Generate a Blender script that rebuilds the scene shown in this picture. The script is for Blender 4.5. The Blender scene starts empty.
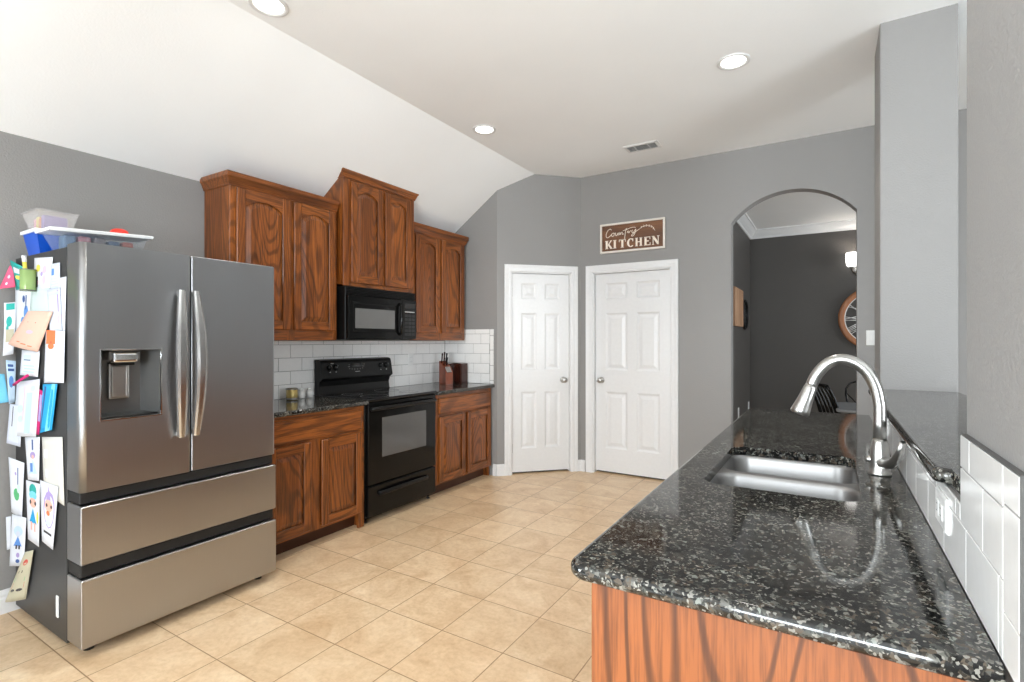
import bpy, bmesh, math, random
from mathutils import Vector, Matrix
R = math.radians
random.seed(7)
C = bpy.context.scene.collection
SC = bpy.context.scene

# ---------------------------------------------------------------- camera, world, light, exposure
EYE = 1.35
cam_d = bpy.data.cameras.new('camera')
cam_d.sensor_width = 36.0
cam_d.lens = 516.7 / 1024 * 36.0
cam_d.shift_y = -0.0004
cam_d.clip_start = 0.02
cam = bpy.data.objects.new('camera', cam_d)
cam.location = (0, 0, EYE)
cam.rotation_euler = (R(90), 0, R(31.56))
C.objects.link(cam)
SC.camera = cam

W = bpy.data.worlds.new('sky')
SC.world = W
W.use_nodes = True
wn = W.node_tree.nodes
wn['Background'].inputs[0].default_value = (0.80, 0.90, 1.0, 1)
wn['Background'].inputs[1].default_value = 0.3

SC.view_settings.view_transform = 'Standard'
SC.view_settings.look = 'None'
SC.view_settings.gamma = 1.0
SC.view_settings.use_curve_mapping = False
SC.view_settings.exposure = -0.06

def area(name, loc, rot, sx, sy, power, col=(1, 1, 1), shape='RECTANGLE', spread=180):
    l = bpy.data.lights.new(name, 'AREA')
    l.shape = shape; l.size = sx; l.size_y = sy; l.energy = power; l.color = col; l.spread = R(spread)
    o = bpy.data.objects.new(name, l)
    o.location = loc; o.rotation_euler = tuple(R(a) for a in rot)
    C.objects.link(o)
    return o

# daylight from unseen windows added around the camera, placed and powered for brightness
DAY = (0.88, 0.95, 1.0)
BACK_Y, RIGHT_X = -3.4, 4.3
ADDED_WIN_BACK = [(0.1, 1.9)]          # centre x, width
ADDED_WIN_RIGHT = [(0.6, 1.7)]          # centre y, width
ADDED_WIN_LEFT = [(-2.25, 1.7)]
for cx, w in ADDED_WIN_BACK:
    area('window_daylight', (cx, BACK_Y - 0.30, 1.4), (80, 0, 0), w, 2.1, 340, DAY)
for cy, w in ADDED_WIN_RIGHT:
    area('window_daylight', (RIGHT_X + 0.30, cy, 1.55), (95, 0, 90), w, 1.7, 215, DAY)
for cy, w in ADDED_WIN_LEFT:
    area('window_daylight', (-3.49 - 0.30, cy, 1.45), (100, 0, -90), w, 1.6, 330, DAY)
area('dining_daylight', (2.85, 6.1, 1.5), (95, 0, 90), 1.2, 1.4, 60, DAY)  # unseen fill lamp added to brighten the dining room; no window there

# ---------------------------------------------------------------- materials
MATS = {}
class NT:
    def __init__(s, name):
        s.m = bpy.data.materials.new(name); s.m.use_nodes = True
        s.t = s.m.node_tree; s.b = s.t.nodes['Principled BSDF']
    def n(s, typ, **kw):
        nd = s.t.nodes.new(typ)
        for k, v in kw.items():
            if k in nd.inputs: nd.inputs[k].default_value = v
            else: setattr(nd, k, v)
        return nd
    def l(s, a, b): s.t.links.new(a, b)
    def ramp(s, fac, stops, interp='LINEAR'):
        r = s.t.nodes.new('ShaderNodeValToRGB'); r.color_ramp.interpolation = interp
        e = r.color_ramp.elements
        while len(e) < len(stops): e.new(0.5)
        for i, (p, c) in enumerate(stops):
            e[i].position = p; e[i].color = (*c, 1) if len(c) == 3 else c
        s.l(fac, r.inputs[0]); return r
    def coords(s, scale=(1, 1, 1), rand=True):
        tc = s.n('ShaderNodeTexCoord'); mp = s.n('ShaderNodeMapping')
        if rand:
            oi = s.n('ShaderNodeObjectInfo'); mu = s.n('ShaderNodeVectorMath', operation='SCALE')
            cb = s.n('ShaderNodeCombineXYZ')
            for i in range(3): s.l(oi.outputs['Random'], cb.inputs[i])
            s.l(cb.outputs[0], mu.inputs[0]); mu.inputs['Scale'].default_value = 37.0
            ad = s.n('ShaderNodeVectorMath', operation='ADD')
            s.l(tc.outputs['Object'], ad.inputs[0]); s.l(mu.outputs[0], ad.inputs[1])
            s.l(ad.outputs[0], mp.inputs[0])
        else:
            s.l(tc.outputs['Object'], mp.inputs[0])
        mp.inputs['Scale'].default_value = scale
        return mp.outputs[0]
    def bump(s, h, strength=0.2, dist=0.01):
        b = s.n('ShaderNodeBump'); b.inputs['Strength'].default_value = strength; b.inputs['Distance'].default_value = dist
        s.l(h, b.inputs['Height']); s.l(b.outputs[0], s.b.inputs['Normal'])
    def set(s, **kw):
        for k, v in kw.items(): s.b.inputs[k].default_value = v
    def mixc(s, fac, a, b, mode='MIX'):
        m = s.n('ShaderNodeMix', data_type='RGBA', blend_type=mode)
        if isinstance(fac, (int, float)): m.inputs[0].default_value = fac
        else: s.l(fac, m.inputs[0])
        for i, v in ((6, a), (7, b)):
            if isinstance(v, tuple): m.inputs[i].default_value = (*v, 1)
            else: s.l(v, m.inputs[i])
        return m.outputs[2]
    def math(s, op, a, b=None):
        m = s.n('ShaderNodeMath', operation=op)
        for i, v in enumerate((a, b)):
            if v is None: continue
            if isinstance(v, (int, float)): m.inputs[i].default_value = v
            else: s.l(v, m.inputs[i])
        return m.outputs[0]

def srgb(r, g, b):
    f = lambda c: (c / 255 / 12.92) if c / 255 <= 0.04045 else ((c / 255 + 0.055) / 1.055) ** 2.4
    return (f(r), f(g), f(b))

def plain(name, col, rough=0.5, metal=0.0, **kw):
    if name in MATS: return MATS[name]
    t = NT(name)
    no = t.n('ShaderNodeTexNoise', Scale=35.0, Detail=3.0)
    t.l(t.coords(rand=False), no.inputs['Vector'])
    c = t.mixc(no.outputs['Fac'], tuple(x * 0.96 for x in col), tuple(min(1, x * 1.04) for x in col))
    t.l(c, t.b.inputs['Base Color'])
    t.set(Roughness=rough, Metallic=metal, **kw)
    MATS[name] = t.m
    return t.m

def paint(name, col, rough=0.55, bump=0.45, sc=120.0):
    t = NT(name)
    v = t.coords(rand=False)
    no = t.n('ShaderNodeTexNoise', Scale=sc, Detail=2.0, Roughness=0.6); t.l(v, no.inputs['Vector'])
    n2 = t.n('ShaderNodeTexNoise', Scale=2.0, Detail=2.0); t.l(v, n2.inputs['Vector'])
    t.l(t.mixc(n2.outputs['Fac'], tuple(x * 0.97 for x in col), tuple(x * 1.03 for x in col)), t.b.inputs['Base Color'])
    t.set(Roughness=rough); t.b.inputs['Specular IOR Level'].default_value = 0.3
    t.bump(no.outputs['Fac'], bump, 0.004)
    MATS[name] = t.m
    return t.m

def wood(name, axis, light, mid, dark, rings=9.0, wid=2.2, fine=0.5, rough=0.32, contrast=0.5, st=0.16, lw=1.0):
    """oak: contour lines of a stretched noise give the cathedral grain, fine pores run along the axis"""
    t = NT(name)
    sc = [1, 1, 1]; sc[axis] = st
    v = t.coords(tuple(sc))
    n1 = t.n('ShaderNodeTexNoise', Scale=wid, Detail=1.5, Roughness=0.45, Distortion=0.25); t.l(v, n1.inputs['Vector'])
    s1 = t.math('SINE', t.math('MULTIPLY', n1.outputs['Fac'], rings * 6.283))
    f1 = t.math('MULTIPLY_ADD', s1, 0.5); t.t.nodes[-1].inputs[2].default_value = 0.5
    sp = [60, 60, 60]; sp[axis] = 2.2
    v2 = t.coords(tuple(sp))
    n2 = t.n('ShaderNodeTexNoise', Scale=2.0, Detail=4.0, Roughness=0.65); t.l(v2, n2.inputs['Vector'])
    sb = [5, 5, 5]; sb[axis] = 0.5
    v3 = t.coords(tuple(sb))
    n3 = t.n('ShaderNodeTexNoise', Scale=1.3, Detail=3.0); t.l(v3, n3.inputs['Vector'])
    base = t.ramp(n3.outputs['Fac'], [(0.3, mid), (0.7, light)])
    g = t.ramp(f1, [(0.0, (1, 1, 1)), (0.16 * lw, (0.75, 0.75, 0.75)), (0.42 * lw, (0.0, 0.0, 0.0))])
    c1 = t.mixc(t.math('MULTIPLY', g.outputs[0], contrast), base.outputs[0], dark)
    p = t.ramp(n2.outputs['Fac'], [(0.36, (1, 1, 1)), (0.56, (0, 0, 0))])
    c2 = t.mixc(t.math('MULTIPLY', p.outputs[0], fine), c1, dark)
    t.l(c2, t.b.inputs['Base Color'])
    t.set(Roughness=rough); t.b.inputs['Coat Weight'].default_value = 0.15; t.b.inputs['Coat Roughness'].default_value = 0.2
    t.bump(n2.outputs['Fac'], 0.12, 0.002)
    MATS[name] = t.m
    return t.m

def granite():
    t = NT('granite')
    v = t.coords(rand=False)
    wv = t.n('ShaderNodeTexNoise', Scale=55.0, Detail=2.0); t.l(v, wv.inputs['Vector'])
    ad = t.n('ShaderNodeVectorMath', operation='MULTIPLY_ADD'); t.l(wv.outputs['Color'], ad.inputs[0])
    ad.inputs[1].default_value = (0.014, 0.014, 0.014); t.l(v, ad.inputs[2])
    vo = t.n('ShaderNodeTexVoronoi', Scale=98.0); t.l(ad.outputs[0], vo.inputs['Vector'])
    sx = t.n('ShaderNodeSeparateColor'); t.l(vo.outputs['Color'], sx.inputs[0])
    r1 = t.ramp(sx.outputs[0], [(0.0, (0.005, 0.005, 0.005)), (0.28, (0.014, 0.014, 0.013)), (0.46, (0.034, 0.030, 0.025)),
                                (0.62, (0.078, 0.062, 0.048)), (0.76, (0.060, 0.062, 0.056)), (0.88, (0.115, 0.112, 0.100)), (0.975, (0.20, 0.21, 0.19))], 'CONSTANT')
    v2 = t.n('ShaderNodeTexVoronoi', Scale=230.0); t.l(ad.outputs[0], v2.inputs['Vector'])
    sy = t.n('ShaderNodeSeparateColor'); t.l(v2.outputs['Color'], sy.inputs[0])
    fl = t.ramp(sy.outputs[1], [(0.0, (0, 0, 0)), (0.875, (1, 1, 1))], 'CONSTANT')
    col = t.mixc(fl.outputs[0], r1.outputs[0], (0.21, 0.20, 0.18))
    dk = t.ramp(sy.outputs[2], [(0.0, (0, 0, 0)), (0.70, (1, 1, 1))], 'CONSTANT')
    col = t.mixc(t.math('MULTIPLY', dk.outputs[0], 0.7), col, (0.008, 0.009, 0.009))
    nb = t.n('ShaderNodeTexNoise', Scale=7.0, Detail=3.0); t.l(v, nb.inputs['Vector'])
    rb = t.ramp(nb.outputs['Fac'], [(0.35, (0.75, 0.75, 0.75)), (0.65, (1.3, 1.3, 1.25))])
    col = t.mixc(1.0, col, rb.outputs[0], 'MULTIPLY')
    t.l(col, t.b.inputs['Base Color'])
    t.set(Roughness=0.07); t.b.inputs['IOR'].default_value = 1.55
    MATS['granite'] = t.m
    return t.m

def steel(name, col, rough, axis=2, brush=0.03, wavy=0.0):
    t = NT(name)
    sp = [160, 160, 160]; sp[axis] = 3.0
    v = t.coords(tuple(sp), rand=False)
    n = t.n('ShaderNodeTexNoise', Scale=2.0, Detail=3.0); t.l(v, n.inputs['Vector'])
    r = t.n('ShaderNodeMapRange'); t.l(n.outputs['Fac'], r.inputs[0])
    r.inputs[3].default_value = rough - 0.015; r.inputs[4].default_value = rough + 0.02
    t.l(r.outputs[0], t.b.inputs['Roughness'])
    t.l(t.mixc(n.outputs['Fac'], tuple(c * 0.97 for c in col), tuple(c * 1.03 for c in col)), t.b.inputs['Base Color'])
    t.set(Metallic=1.0)
    if wavy:
        sv = [1.6, 1.6, 1.6]; sv[axis] = 0.55
        nw = t.n('ShaderNodeTexNoise', Scale=1.6, Detail=1.0); t.l(t.coords(tuple(sv), rand=False), nw.inputs['Vector'])
        t.bump(nw.outputs['Fac'], 1.0, wavy)
    MATS[name] = t.m
    return t.m

def floor_mat():
    t = NT('floor_tile')
    tc = t.n('ShaderNodeTexCoord'); mp = t.n('ShaderNodeMapping'); t.l(tc.outputs['Object'], mp.inputs[0])
    P = 0.3355
    mp.inputs['Location'].default_value = (1.871 + 20 * P + 0.0025, -1.883 + 20 * P + 0.0025, 0)
    br = t.n('ShaderNodeTexBrick'); t.l(mp.outputs[0], br.inputs['Vector'])
    br.offset = 0.0; br.squash = 1.0
    for k, x in (('Scale', 1.0), ('Brick Width', P), ('Row Height', P), ('Mortar Size', 0.0026), ('Mortar Smooth', 0.3), ('Bias', 0.0)):
        br.inputs[k].default_value = x
    br.inputs['Color1'].default_value = (0, 0, 0, 1); br.inputs['Color2'].default_value = (1, 1, 1, 1)
    v = t.coords(rand=False)
    of = t.n('ShaderNodeVectorMath', operation='MULTIPLY_ADD'); t.l(br.outputs['Color'], of.inputs[0])
    of.inputs[1].default_value = (7, 5, 3); t.l(v, of.inputs[2])
    n1 = t.n('ShaderNodeTexNoise', Scale=4.5, Detail=6.0, Roughness=0.62, Distortion=0.8); t.l(of.outputs[0], n1.inputs['Vector'])
    n2 = t.n('ShaderNodeTexNoise', Scale=42.0, Detail=4.0, Roughness=0.7); t.l(v, n2.inputs['Vector'])
    c = t.ramp(n1.outputs['Fac'], [(0.28, FLOOR_A), (0.52, FLOOR_B), (0.74, FLOOR_C)])
    sp = t.ramp(n2.outputs['Fac'], [(0.30, (0.84, 0.80, 0.76)), (0.58, (1.0, 1.0, 1.0))])
    c = t.mixc(0.8, c.outputs[0], sp.outputs[0], 'MULTIPLY')
    tone = t.ramp(br.outputs['Color'], [(0.0, (0.93, 0.92, 0.91)), (1.0, (1.04, 1.04, 1.05))])
    c = t.mixc(1.0, c, tone.outputs[0], 'MULTIPLY')
    c = t.mixc(br.outputs['Fac'], c, FLOOR_G)
    t.l(c, t.b.inputs['Base Color'])
    t.set(Roughness=0.30); t.b.inputs['Specular IOR Level'].default_value = 0.4
    h = t.math('SUBTRACT', t.math('MULTIPLY', n2.outputs['Fac'], 0.12), br.outputs['Fac'])
    t.bump(h, 0.35, 0.003)
    MATS['floor_tile'] = t.m
    return t.m

def emit(name, col, strength):
    t = NT(name)
    t.set(Roughness=0.4)
    t.b.inputs['Base Color'].default_value = (*col, 1)
    t.b.inputs['Emission Color'].default_value = (*col, 1)
    t.b.inputs['Emission Strength'].default_value = strength
    MATS[name] = t.m
    return t.m

def clear(name, col, alpha=0.35, rough=0.15):
    t = NT(name)
    t.b.inputs['Base Color'].default_value = (*col, 1)
    t.set(Roughness=rough, Alpha=alpha)
    MATS[name] = t.m
    return t.m

FLOOR_A, FLOOR_B, FLOOR_C, FLOOR_G = srgb(203, 169, 130), srgb(222, 193, 156), srgb(235, 211, 177), srgb(150, 116, 82)
M_WALL = paint('wall_grey_paint', srgb(147, 145, 143))
M_DINE = paint('dining_dark_grey_paint', srgb(84, 81, 78))
M_CEIL = paint('ceiling_white_paint', srgb(247, 247, 246), 0.7, 0.2, 90)
M_TRIM = plain('white_gloss_paint', srgb(228, 228, 228), 0.35)
M_FLOOR = floor_mat()
OL, OM, OD = srgb(164, 94, 38), srgb(126, 67, 23), srgb(52, 22, 6)
M_WV = wood('oak_upright_grain', 2, OL, OM, OD, 40.0, 2.2, 0.7, contrast=0.5)
M_WH = wood('oak_level_grain', 1, OL, OM, OD, 30.0, 2.2, 0.7, contrast=0.5)
M_WX = wood('oak_deep_grain', 0, OL, OM, OD, 6.0, 2.4, 0.5)
M_WPAN = wood('oak_panel_grain', 2, srgb(160, 91, 37), srgb(122, 65, 23), srgb(46, 19, 5), 42.0, 2.4, 0.7, contrast=0.55)
M_WEND = wood('oak_end_panel_grain', 2, srgb(156, 90, 46), srgb(140, 78, 38), srgb(56, 26, 10), 44.0, 2.1, 0.5, 0.4, 0.75, st=0.12, lw=0.45)
M_TOE = plain('dark_stained_toe_kick', srgb(70, 36, 16), 0.5)
M_GRAN = granite()
M_STEEL = steel('fridge_stainless', (0.43, 0.435, 0.445), 0.31, 2, wavy=0.016)
M_FSIDE = plain('fridge_side_grey', srgb(48, 48, 48), 0.42, 0.0)
M_NICKEL = steel('brushed_nickel', (0.47, 0.46, 0.44), 0.30, 2)
M_HANDLE = steel('handle_steel', (0.58, 0.57, 0.56), 0.25, 2)
M_SINK = steel('sink_stainless', (0.32, 0.315, 0.31), 0.40, 0)
M_CHROME = plain('chrome', (0.75, 0.75, 0.75), 0.12, 1.0)
M_DGREY = plain('dispenser_grey', srgb(112, 112, 111), 0.35, 0.6)
M_BLACK = plain('black_enamel', (0.004, 0.004, 0.004), 0.10, 0.0, **{'Specular IOR Level': 0.28})
M_BLACKM = plain('black_plastic', (0.006, 0.006, 0.006), 0.34, 0.0, **{'Specular IOR Level': 0.3})
M_RUBBER = plain('dark_gasket', (0.008, 0.008, 0.008), 0.6)
M_GLASSB = plain('ceramic_glass_black', (0.012, 0.012, 0.013), 0.05)
M_WINDOW = plain('smoked_oven_glass', srgb(92, 91, 90), 0.10)
M_MWIN = plain('smoked_microwave_glass', srgb(104, 104, 103), 0.12)
M_TILE = plain('white_glazed_tile', srgb(238, 237, 235), 0.10)
M_GROUT = plain('grey_grout', srgb(128, 126, 123), 0.8)
M_WPLAS = plain('white_plastic', srgb(226, 226, 224), 0.35)
M_GREYMARK = plain('pale_grey_print', srgb(190, 190, 188), 0.5)
M_MARK2 = plain('mid_grey_print', srgb(84, 84, 84), 0.4)
M_KEY = plain('dark_keypad', srgb(40, 40, 40), 0.4)
M_LENS = emit('lamp_lens', (1.0, 0.97, 0.92), 6.0)
M_SHADE = emit('frosted_lit_glass', (1.0, 0.97, 0.93), 2.6)

# ---------------------------------------------------------------- mesh builder
class MB:
    def __init__(s): s.bm = bmesh.new(); s.mats = []
    def mi(s, m):
        if m not in s.mats: s.mats.append(m)
        return s.mats.index(m)
    def _fin(s, faces, m, smooth=False):
        i = s.mi(m)
        for f in faces: f.material_index = i; f.smooth = smooth
    def box(s, x0, x1, y0, y1, z0, z1, m, bev=0.0, seg=2):
        b2 = bmesh.new()
        bmesh.ops.create_cube(b2, size=1.0)
        for v in b2.verts:
            v.co = ((x0 + x1) / 2 + v.co.x * (x1 - x0), (y0 + y1) / 2 + v.co.y * (y1 - y0), (z0 + z1) / 2 + v.co.z * (z1 - z0))
        if bev:
            bmesh.ops.bevel(b2, geom=b2.edges[:], offset=bev, segments=seg, profile=0.5, affect='EDGES', clamp_overlap=True)
        s.merge(b2, m)
    def merge(s, b2, m, smooth=False, mat=None):
        vm = {}
        for v in b2.verts: vm[v] = s.bm.verts.new(mat @ v.co if mat else v.co)
        fs = []
        for f in b2.faces:
            try: fs.append(s.bm.faces.new([vm[v] for v in f.verts]))
            except ValueError: pass
        s._fin(fs, m, smooth); b2.free()
    def poly(s, pts, m):
        f = s.bm.faces.new([s.bm.verts.new(p) for p in pts]); s._fin([f], m); return f
    def hexa(s, p, m):
        """8 corners: bottom 4 then top 4, same turning"""
        v = [s.bm.verts.new(q) for q in p]
        fs = [s.bm.faces.new([v[i] for i in q]) for q in ((3, 2, 1, 0), (4, 5, 6, 7), (0, 1, 5, 4), (1, 2, 6, 5), (2, 3, 7, 6), (3, 0, 4, 7))]
        s._fin(fs, m)
    def loft(s, loops, m, cap0=True, cap1=True, smooth=False, closed=True):
        vs = [[s.bm.verts.new(p) for p in lp] for lp in loops]
        fs = []
        n = len(vs[0])
        for a, b in zip(vs, vs[1:]):
            for i in range(n if closed else n - 1):
                j = (i + 1) % n
                fs.append(s.bm.faces.new((a[i], a[j], b[j], b[i])))
        s._fin(fs, m, smooth)
        cf = []
        if cap0: cf.append(s.bm.faces.new(list(reversed(vs[0]))))
        if cap1: cf.append(s.bm.faces.new(vs[-1]))
        s._fin(cf, m, False)
        return vs
    def prism(s, pts, axis, lo, hi, m):
        def P(u, v, w): return ((w, u, v), (u, w, v), (u, v, w))[axis]
        s.loft([[P(u, v, lo) for u, v in pts], [P(u, v, hi) for u, v in pts]], m)
    def lathe(s, prof, c, m, n=24, axis=2, smooth=True, cap0=True, cap1=True):
        loops = []
        for r, h in prof:
            lp = []
            for i in range(n):
                a = 2 * math.pi * i / n
                u, v = r * math.cos(a), r * math.sin(a)
                p = ((h, u, v), (v, h, u), (u, v, h))[axis]
                lp.append((c[0] + p[0], c[1] + p[1], c[2] + p[2]))
            loops.append(lp)
        s.loft(loops, m, cap0, cap1, smooth)
    def tube(s, path, r, m, n=12, cap=True, smooth=True, flat=None):
        """round tube along a path; r a number or one per point; flat = (scale_u, scale_v) squashes the section"""
        path = [Vector(p) for p in path]
        rs = r if isinstance(r, (list, tuple)) else [r] * len(path)
        loops = []; up = None
        for i, p in enumerate(path):
            a = path[max(0, i - 1)]; b = path[min(len(path) - 1, i + 1)]
            t = (b - a).normalized()
            if up is None:
                up = Vector((0, 0, 1)) if abs(t.z) < 0.9 else Vector((1, 0, 0))
            u = (up - t * up.dot(t)).normalized(); w = t.cross(u); up = u
            su, sv = flat if flat else (1, 1)
            loops.append([p + (u * math.cos(k * 2 * math.pi / n) * su + w * math.sin(k * 2 * math.pi / n) * sv) * rs[i] for k in range(n)])
        s.loft(loops, m, cap, cap, smooth)
    def ring_fill(s, outer, holes, z, m, flip=False):
        b2 = bmesh.new()
        for lp in [outer] + holes:
            vs = [b2.verts.new((x, y, z)) for x, y in lp]
            for i in range(len(vs)): b2.edges.new((vs[i], vs[(i + 1) % len(vs)]))
        bmesh.ops.triangle_fill(b2, use_beauty=True, use_dissolve=False, edges=b2.edges[:], normal=(0, 0, -1 if flip else 1))
        s.merge(b2, m)
    def build(s, name, parent=None, local=False, recalc=True):
        bmesh.ops.remove_doubles(s.bm, verts=s.bm.verts[:], dist=1e-6)
        if recalc: bmesh.ops.recalc_face_normals(s.bm, faces=s.bm.faces[:])
        if parent is not None and not local:
            o = WLOC.get(parent.name, Vector((0, 0, 0)))
            for v in s.bm.verts: v.co -= o
        me = bpy.data.meshes.new(name); s.bm.to_mesh(me); s.bm.free()
        for m in s.mats: me.materials.append(m)
        ob = bpy.data.objects.new(name, me); C.objects.link(ob)
        if parent is not None:
            ob.parent = parent
            WLOC[ob.name] = WLOC.get(parent.name, Vector((0, 0, 0))).copy()
        else:
            WLOC[ob.name] = Vector((0, 0, 0))
        return ob

WLOC = {}
def thing(name, label, cat, loc=(0, 0, 0), rotz=0.0, group=None):
    o = bpy.data.objects.new(name, None); o.empty_display_size = 0.05
    o.location = loc; o.rotation_euler = (0, 0, rotz); C.objects.link(o)
    o['label'] = label; o['category'] = cat
    if group: o['group'] = group
    WLOC[o.name] = Vector(loc)
    return o
def tag(o, label, cat, group=None):
    o['label'] = label; o['category'] = cat
    if group: o['group'] = group
    return o
def struct(o, label=None, cat=None):
    o['kind'] = 'structure'
    if label: o['label'] = label
    if cat: o['category'] = cat
    return o

def rrect(x0, x1, y0, y1, r, n=6, corners=(1, 1, 1, 1)):
    """rounded rectangle, counter-clockwise; corners: lower-left, lower-right, upper-right, upper-left"""
    pts = []
    for k, (cx, cy, a0) in enumerate(((x0, y0, 180), (x1, y0, 270), (x1, y1, 0), (x0, y1, 90))):
        q = r * corners[k]
        if q <= 0: pts.append((cx, cy)); continue
        ox = cx + (q if cx == x0 else -q); oy = cy + (q if cy == y0 else -q)
        for i in range(n + 1):
            a = R(a0 + 90 * i / n)
            pts.append((ox + q * math.cos(a), oy + q * math.sin(a)))
    return pts
def bez(p0, p1, p2, p3, n=12):
    out = []
    for i in range(n + 1):
        t = i / n; u = 1 - t
        out.append(tuple(u**3 * a + 3 * u * u * t * b + 3 * u * t * t * c + t**3 * d for a, b, c, d in zip(p0, p1, p2, p3)))
    return out

# ================================================================= the room
XW, ZC, YB, YR = -3.49, 3.04, 4.941, 4.314          # left wall, ceiling, back wall, pantry return wall
XCR, ZW = -2.55, 2.385                              # crease of the ceiling, top of the left wall
P1 = (-2.825, YR); P2 = (-2.198, YB)                # ends of the slanted pantry wall

b = MB()
b.box(XW - 0.12, RIGHT_X + 0.12, BACK_Y - 0.12, 7.4, -0.05, 0.0, M_FLOOR)
struct(b.build('floor'))
M_BOUNCE_CARPET = paint('pale_carpet', srgb(226, 224, 220), 0.95, 0.6, 260)  # unseen pale floor added to bounce neutral light up to the ceiling
b = MB()
b.box(XW, RIGHT_X, BACK_Y, -0.75, 0.0, 0.012, M_BOUNCE_CARPET); b.box(0.62, RIGHT_X, -0.75, YB, 0.0, 0.012, M_BOUNCE_CARPET)
struct(b.build('floor_carpet'))

b = MB()
b.prism([(XCR, ZC), (RIGHT_X + 0.12, ZC), (RIGHT_X + 0.12, ZC + 0.08), (XCR, ZC + 0.08)], 1, BACK_Y - 0.12, 5.06, M_CEIL)
b.prism([(XW - 0.12, ZW - 0.083), (XCR, ZC), (XCR, ZC + 0.08), (XW - 0.12, ZW + 0.0)], 1, BACK_Y - 0.12, 5.06, M_CEIL)
struct(b.build('ceiling'))

b = MB()
cur = YR + 0.1
for c, w in ADDED_WIN_LEFT:
    b.box(XW - 0.12, XW, c + w / 2, cur, 0, ZW + 0.05, M_WALL); b.box(XW - 0.12, XW, c - w / 2, c + w / 2, 0, 0.65, M_WALL); b.box(XW - 0.12, XW, c - w / 2, c + w / 2, 2.25, ZW + 0.05, M_WALL); cur = c - w / 2
b.box(XW - 0.12, XW, BACK_Y - 0.12, cur, 0, ZW + 0.05, M_WALL)
struct(b.build('wall_left'))
def slope(x): return ZW + (ZC - ZW) * (x - XW) / (XCR - XW)
b = MB()
b.loft([[(XW - 0.05, y, 0), (P1[0], y, 0), (P1[0], y, slope(P1[0]) + 0.02), (XW - 0.05, y, slope(XW - 0.05) + 0.02)] for y in (YR, YR + 0.11)], M_WALL)
struct(b.build('wall_return'))
b = MB()          # slanted pantry wall with its doorway
s45 = math.sqrt(0.5)
def diag(t, n=0.0): return (P1[0] + t * s45 - n * s45 * -1, P1[1] + t * s45 + n * s45 * -1)   # n > 0 comes into the kitchen
DL = math.hypot(P2[0] - P1[0], P2[1] - P1[1])
def dbox(bb, t0, t1, n0, n1, z0, z1, m, ztop=None):
    c = [diag(t0, n0), diag(t1, n0), diag(t1, n1), diag(t0, n1)]
    zt = [z1] * 4 if ztop is None else [ztop(*q) for q in c]
    bb.hexa([(x, y, z0) for x, y in c] + [(x, y, z) for (x, y), z in zip(c, zt)], m)
D1A, D1B, DZ = 0.158, 0.766, 2.030
zt = lambda x, y: ZC + 0.02
dbox(b, 0, D1A - 0.02, -0.11, 0, 0, 0, M_WALL, zt)
dbox(b, D1B + 0.02, DL, -0.11, 0, 0, 0, M_WALL, zt)
dbox(b, D1A - 0.02, D1B + 0.02, -0.11, 0, DZ + 0.02, 0, M_WALL, zt)
struct(b.build('wall_pantry'))

# back wall with the door opening and the arched opening
D2A, D2B = -2.052, -1.288
AX0, AX1, ASP, ATOP = -0.746, 0.187, 2.395, 2.626
def arch_z(x, x0=AX0, x1=AX1):
    hw = (x1 - x0) / 2; rise = ATOP - ASP
    r = (hw * hw + rise * rise) / (2 * rise)
    return ATOP - r + math.sqrt(max(0, r * r - (x - (x0 + x1) / 2) ** 2))
b = MB()
def wbox(x0, x1, z0, z1): b.box(x0, x1, YB, YB + 0.12, z0, z1, M_WALL)
wbox(P2[0] - 0.02, D2A - 0.02, 0, ZC + 0.02); wbox(D2A - 0.02, D2B + 0.02, DZ + 0.02, ZC + 0.02); wbox(D2B + 0.02, AX0, 0, ZC + 0.02)
wbox(AX1, RIGHT_X + 0.12, 0, ZC + 0.02)
N = 28
xs = [AX0 + (AX1 - AX0) * i / N for i in range(N + 1)]
b.loft([[(x, YB, arch_z(x)), (x, YB + 0.12, arch_z(x)), (x, YB + 0.12, ZC + 0.02), (x, YB, ZC + 0.02)] for x in xs], M_WALL)
struct(b.build('wall_back'))

# half wall, post and near wall on the right
b = MB(); b.box(0.21, 0.33, 1.22, 3.38, 0, 1.058, M_WALL); struct(b.build('wall_half'))
b = MB(); b.box(0.23, 0.551, 3.375, 3.76, 0, ZC + 0.01, M_WALL, 0.006, 2); struct(b.build('wall_post'))
b = MB(); b.box(0.21, 0.37, 0.45, 1.22, 0, ZC + 0.01, M_WALL, 0.004, 1); struct(b.build('wall_right'))

# living room shell behind the camera and to the right, with the added, unseen windows
def shell(name, along_x, fixed0, fixed1, lo, hi, wins, z0, z1):
    b = MB()
    def bx(a, c, za, zb):
        if along_x: b.box(a, c, fixed0, fixed1, za, zb, M_WALL)
        else: b.box(fixed0, fixed1, a, c, za, zb, M_WALL)
    cur = lo
    for c, w in wins:
        bx(cur, c - w / 2, 0, ZC + 0.02); bx(c - w / 2, c + w / 2, 0, z0); bx(c - w / 2, c + w / 2, z1, ZC + 0.02); cur = c + w / 2
    bx(cur, hi, 0, ZC + 0.02)
    struct(b.build(name))
shell('wall_behind', True, BACK_Y - 0.12, BACK_Y, XW - 0.12, RIGHT_X + 0.12, ADDED_WIN_BACK, 0.35, 2.45)
shell('wall_living', False, RIGHT_X, RIGHT_X + 0.12, BACK_Y, YB, ADDED_WIN_RIGHT, 0.7, 2.4)
k = 0
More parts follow.
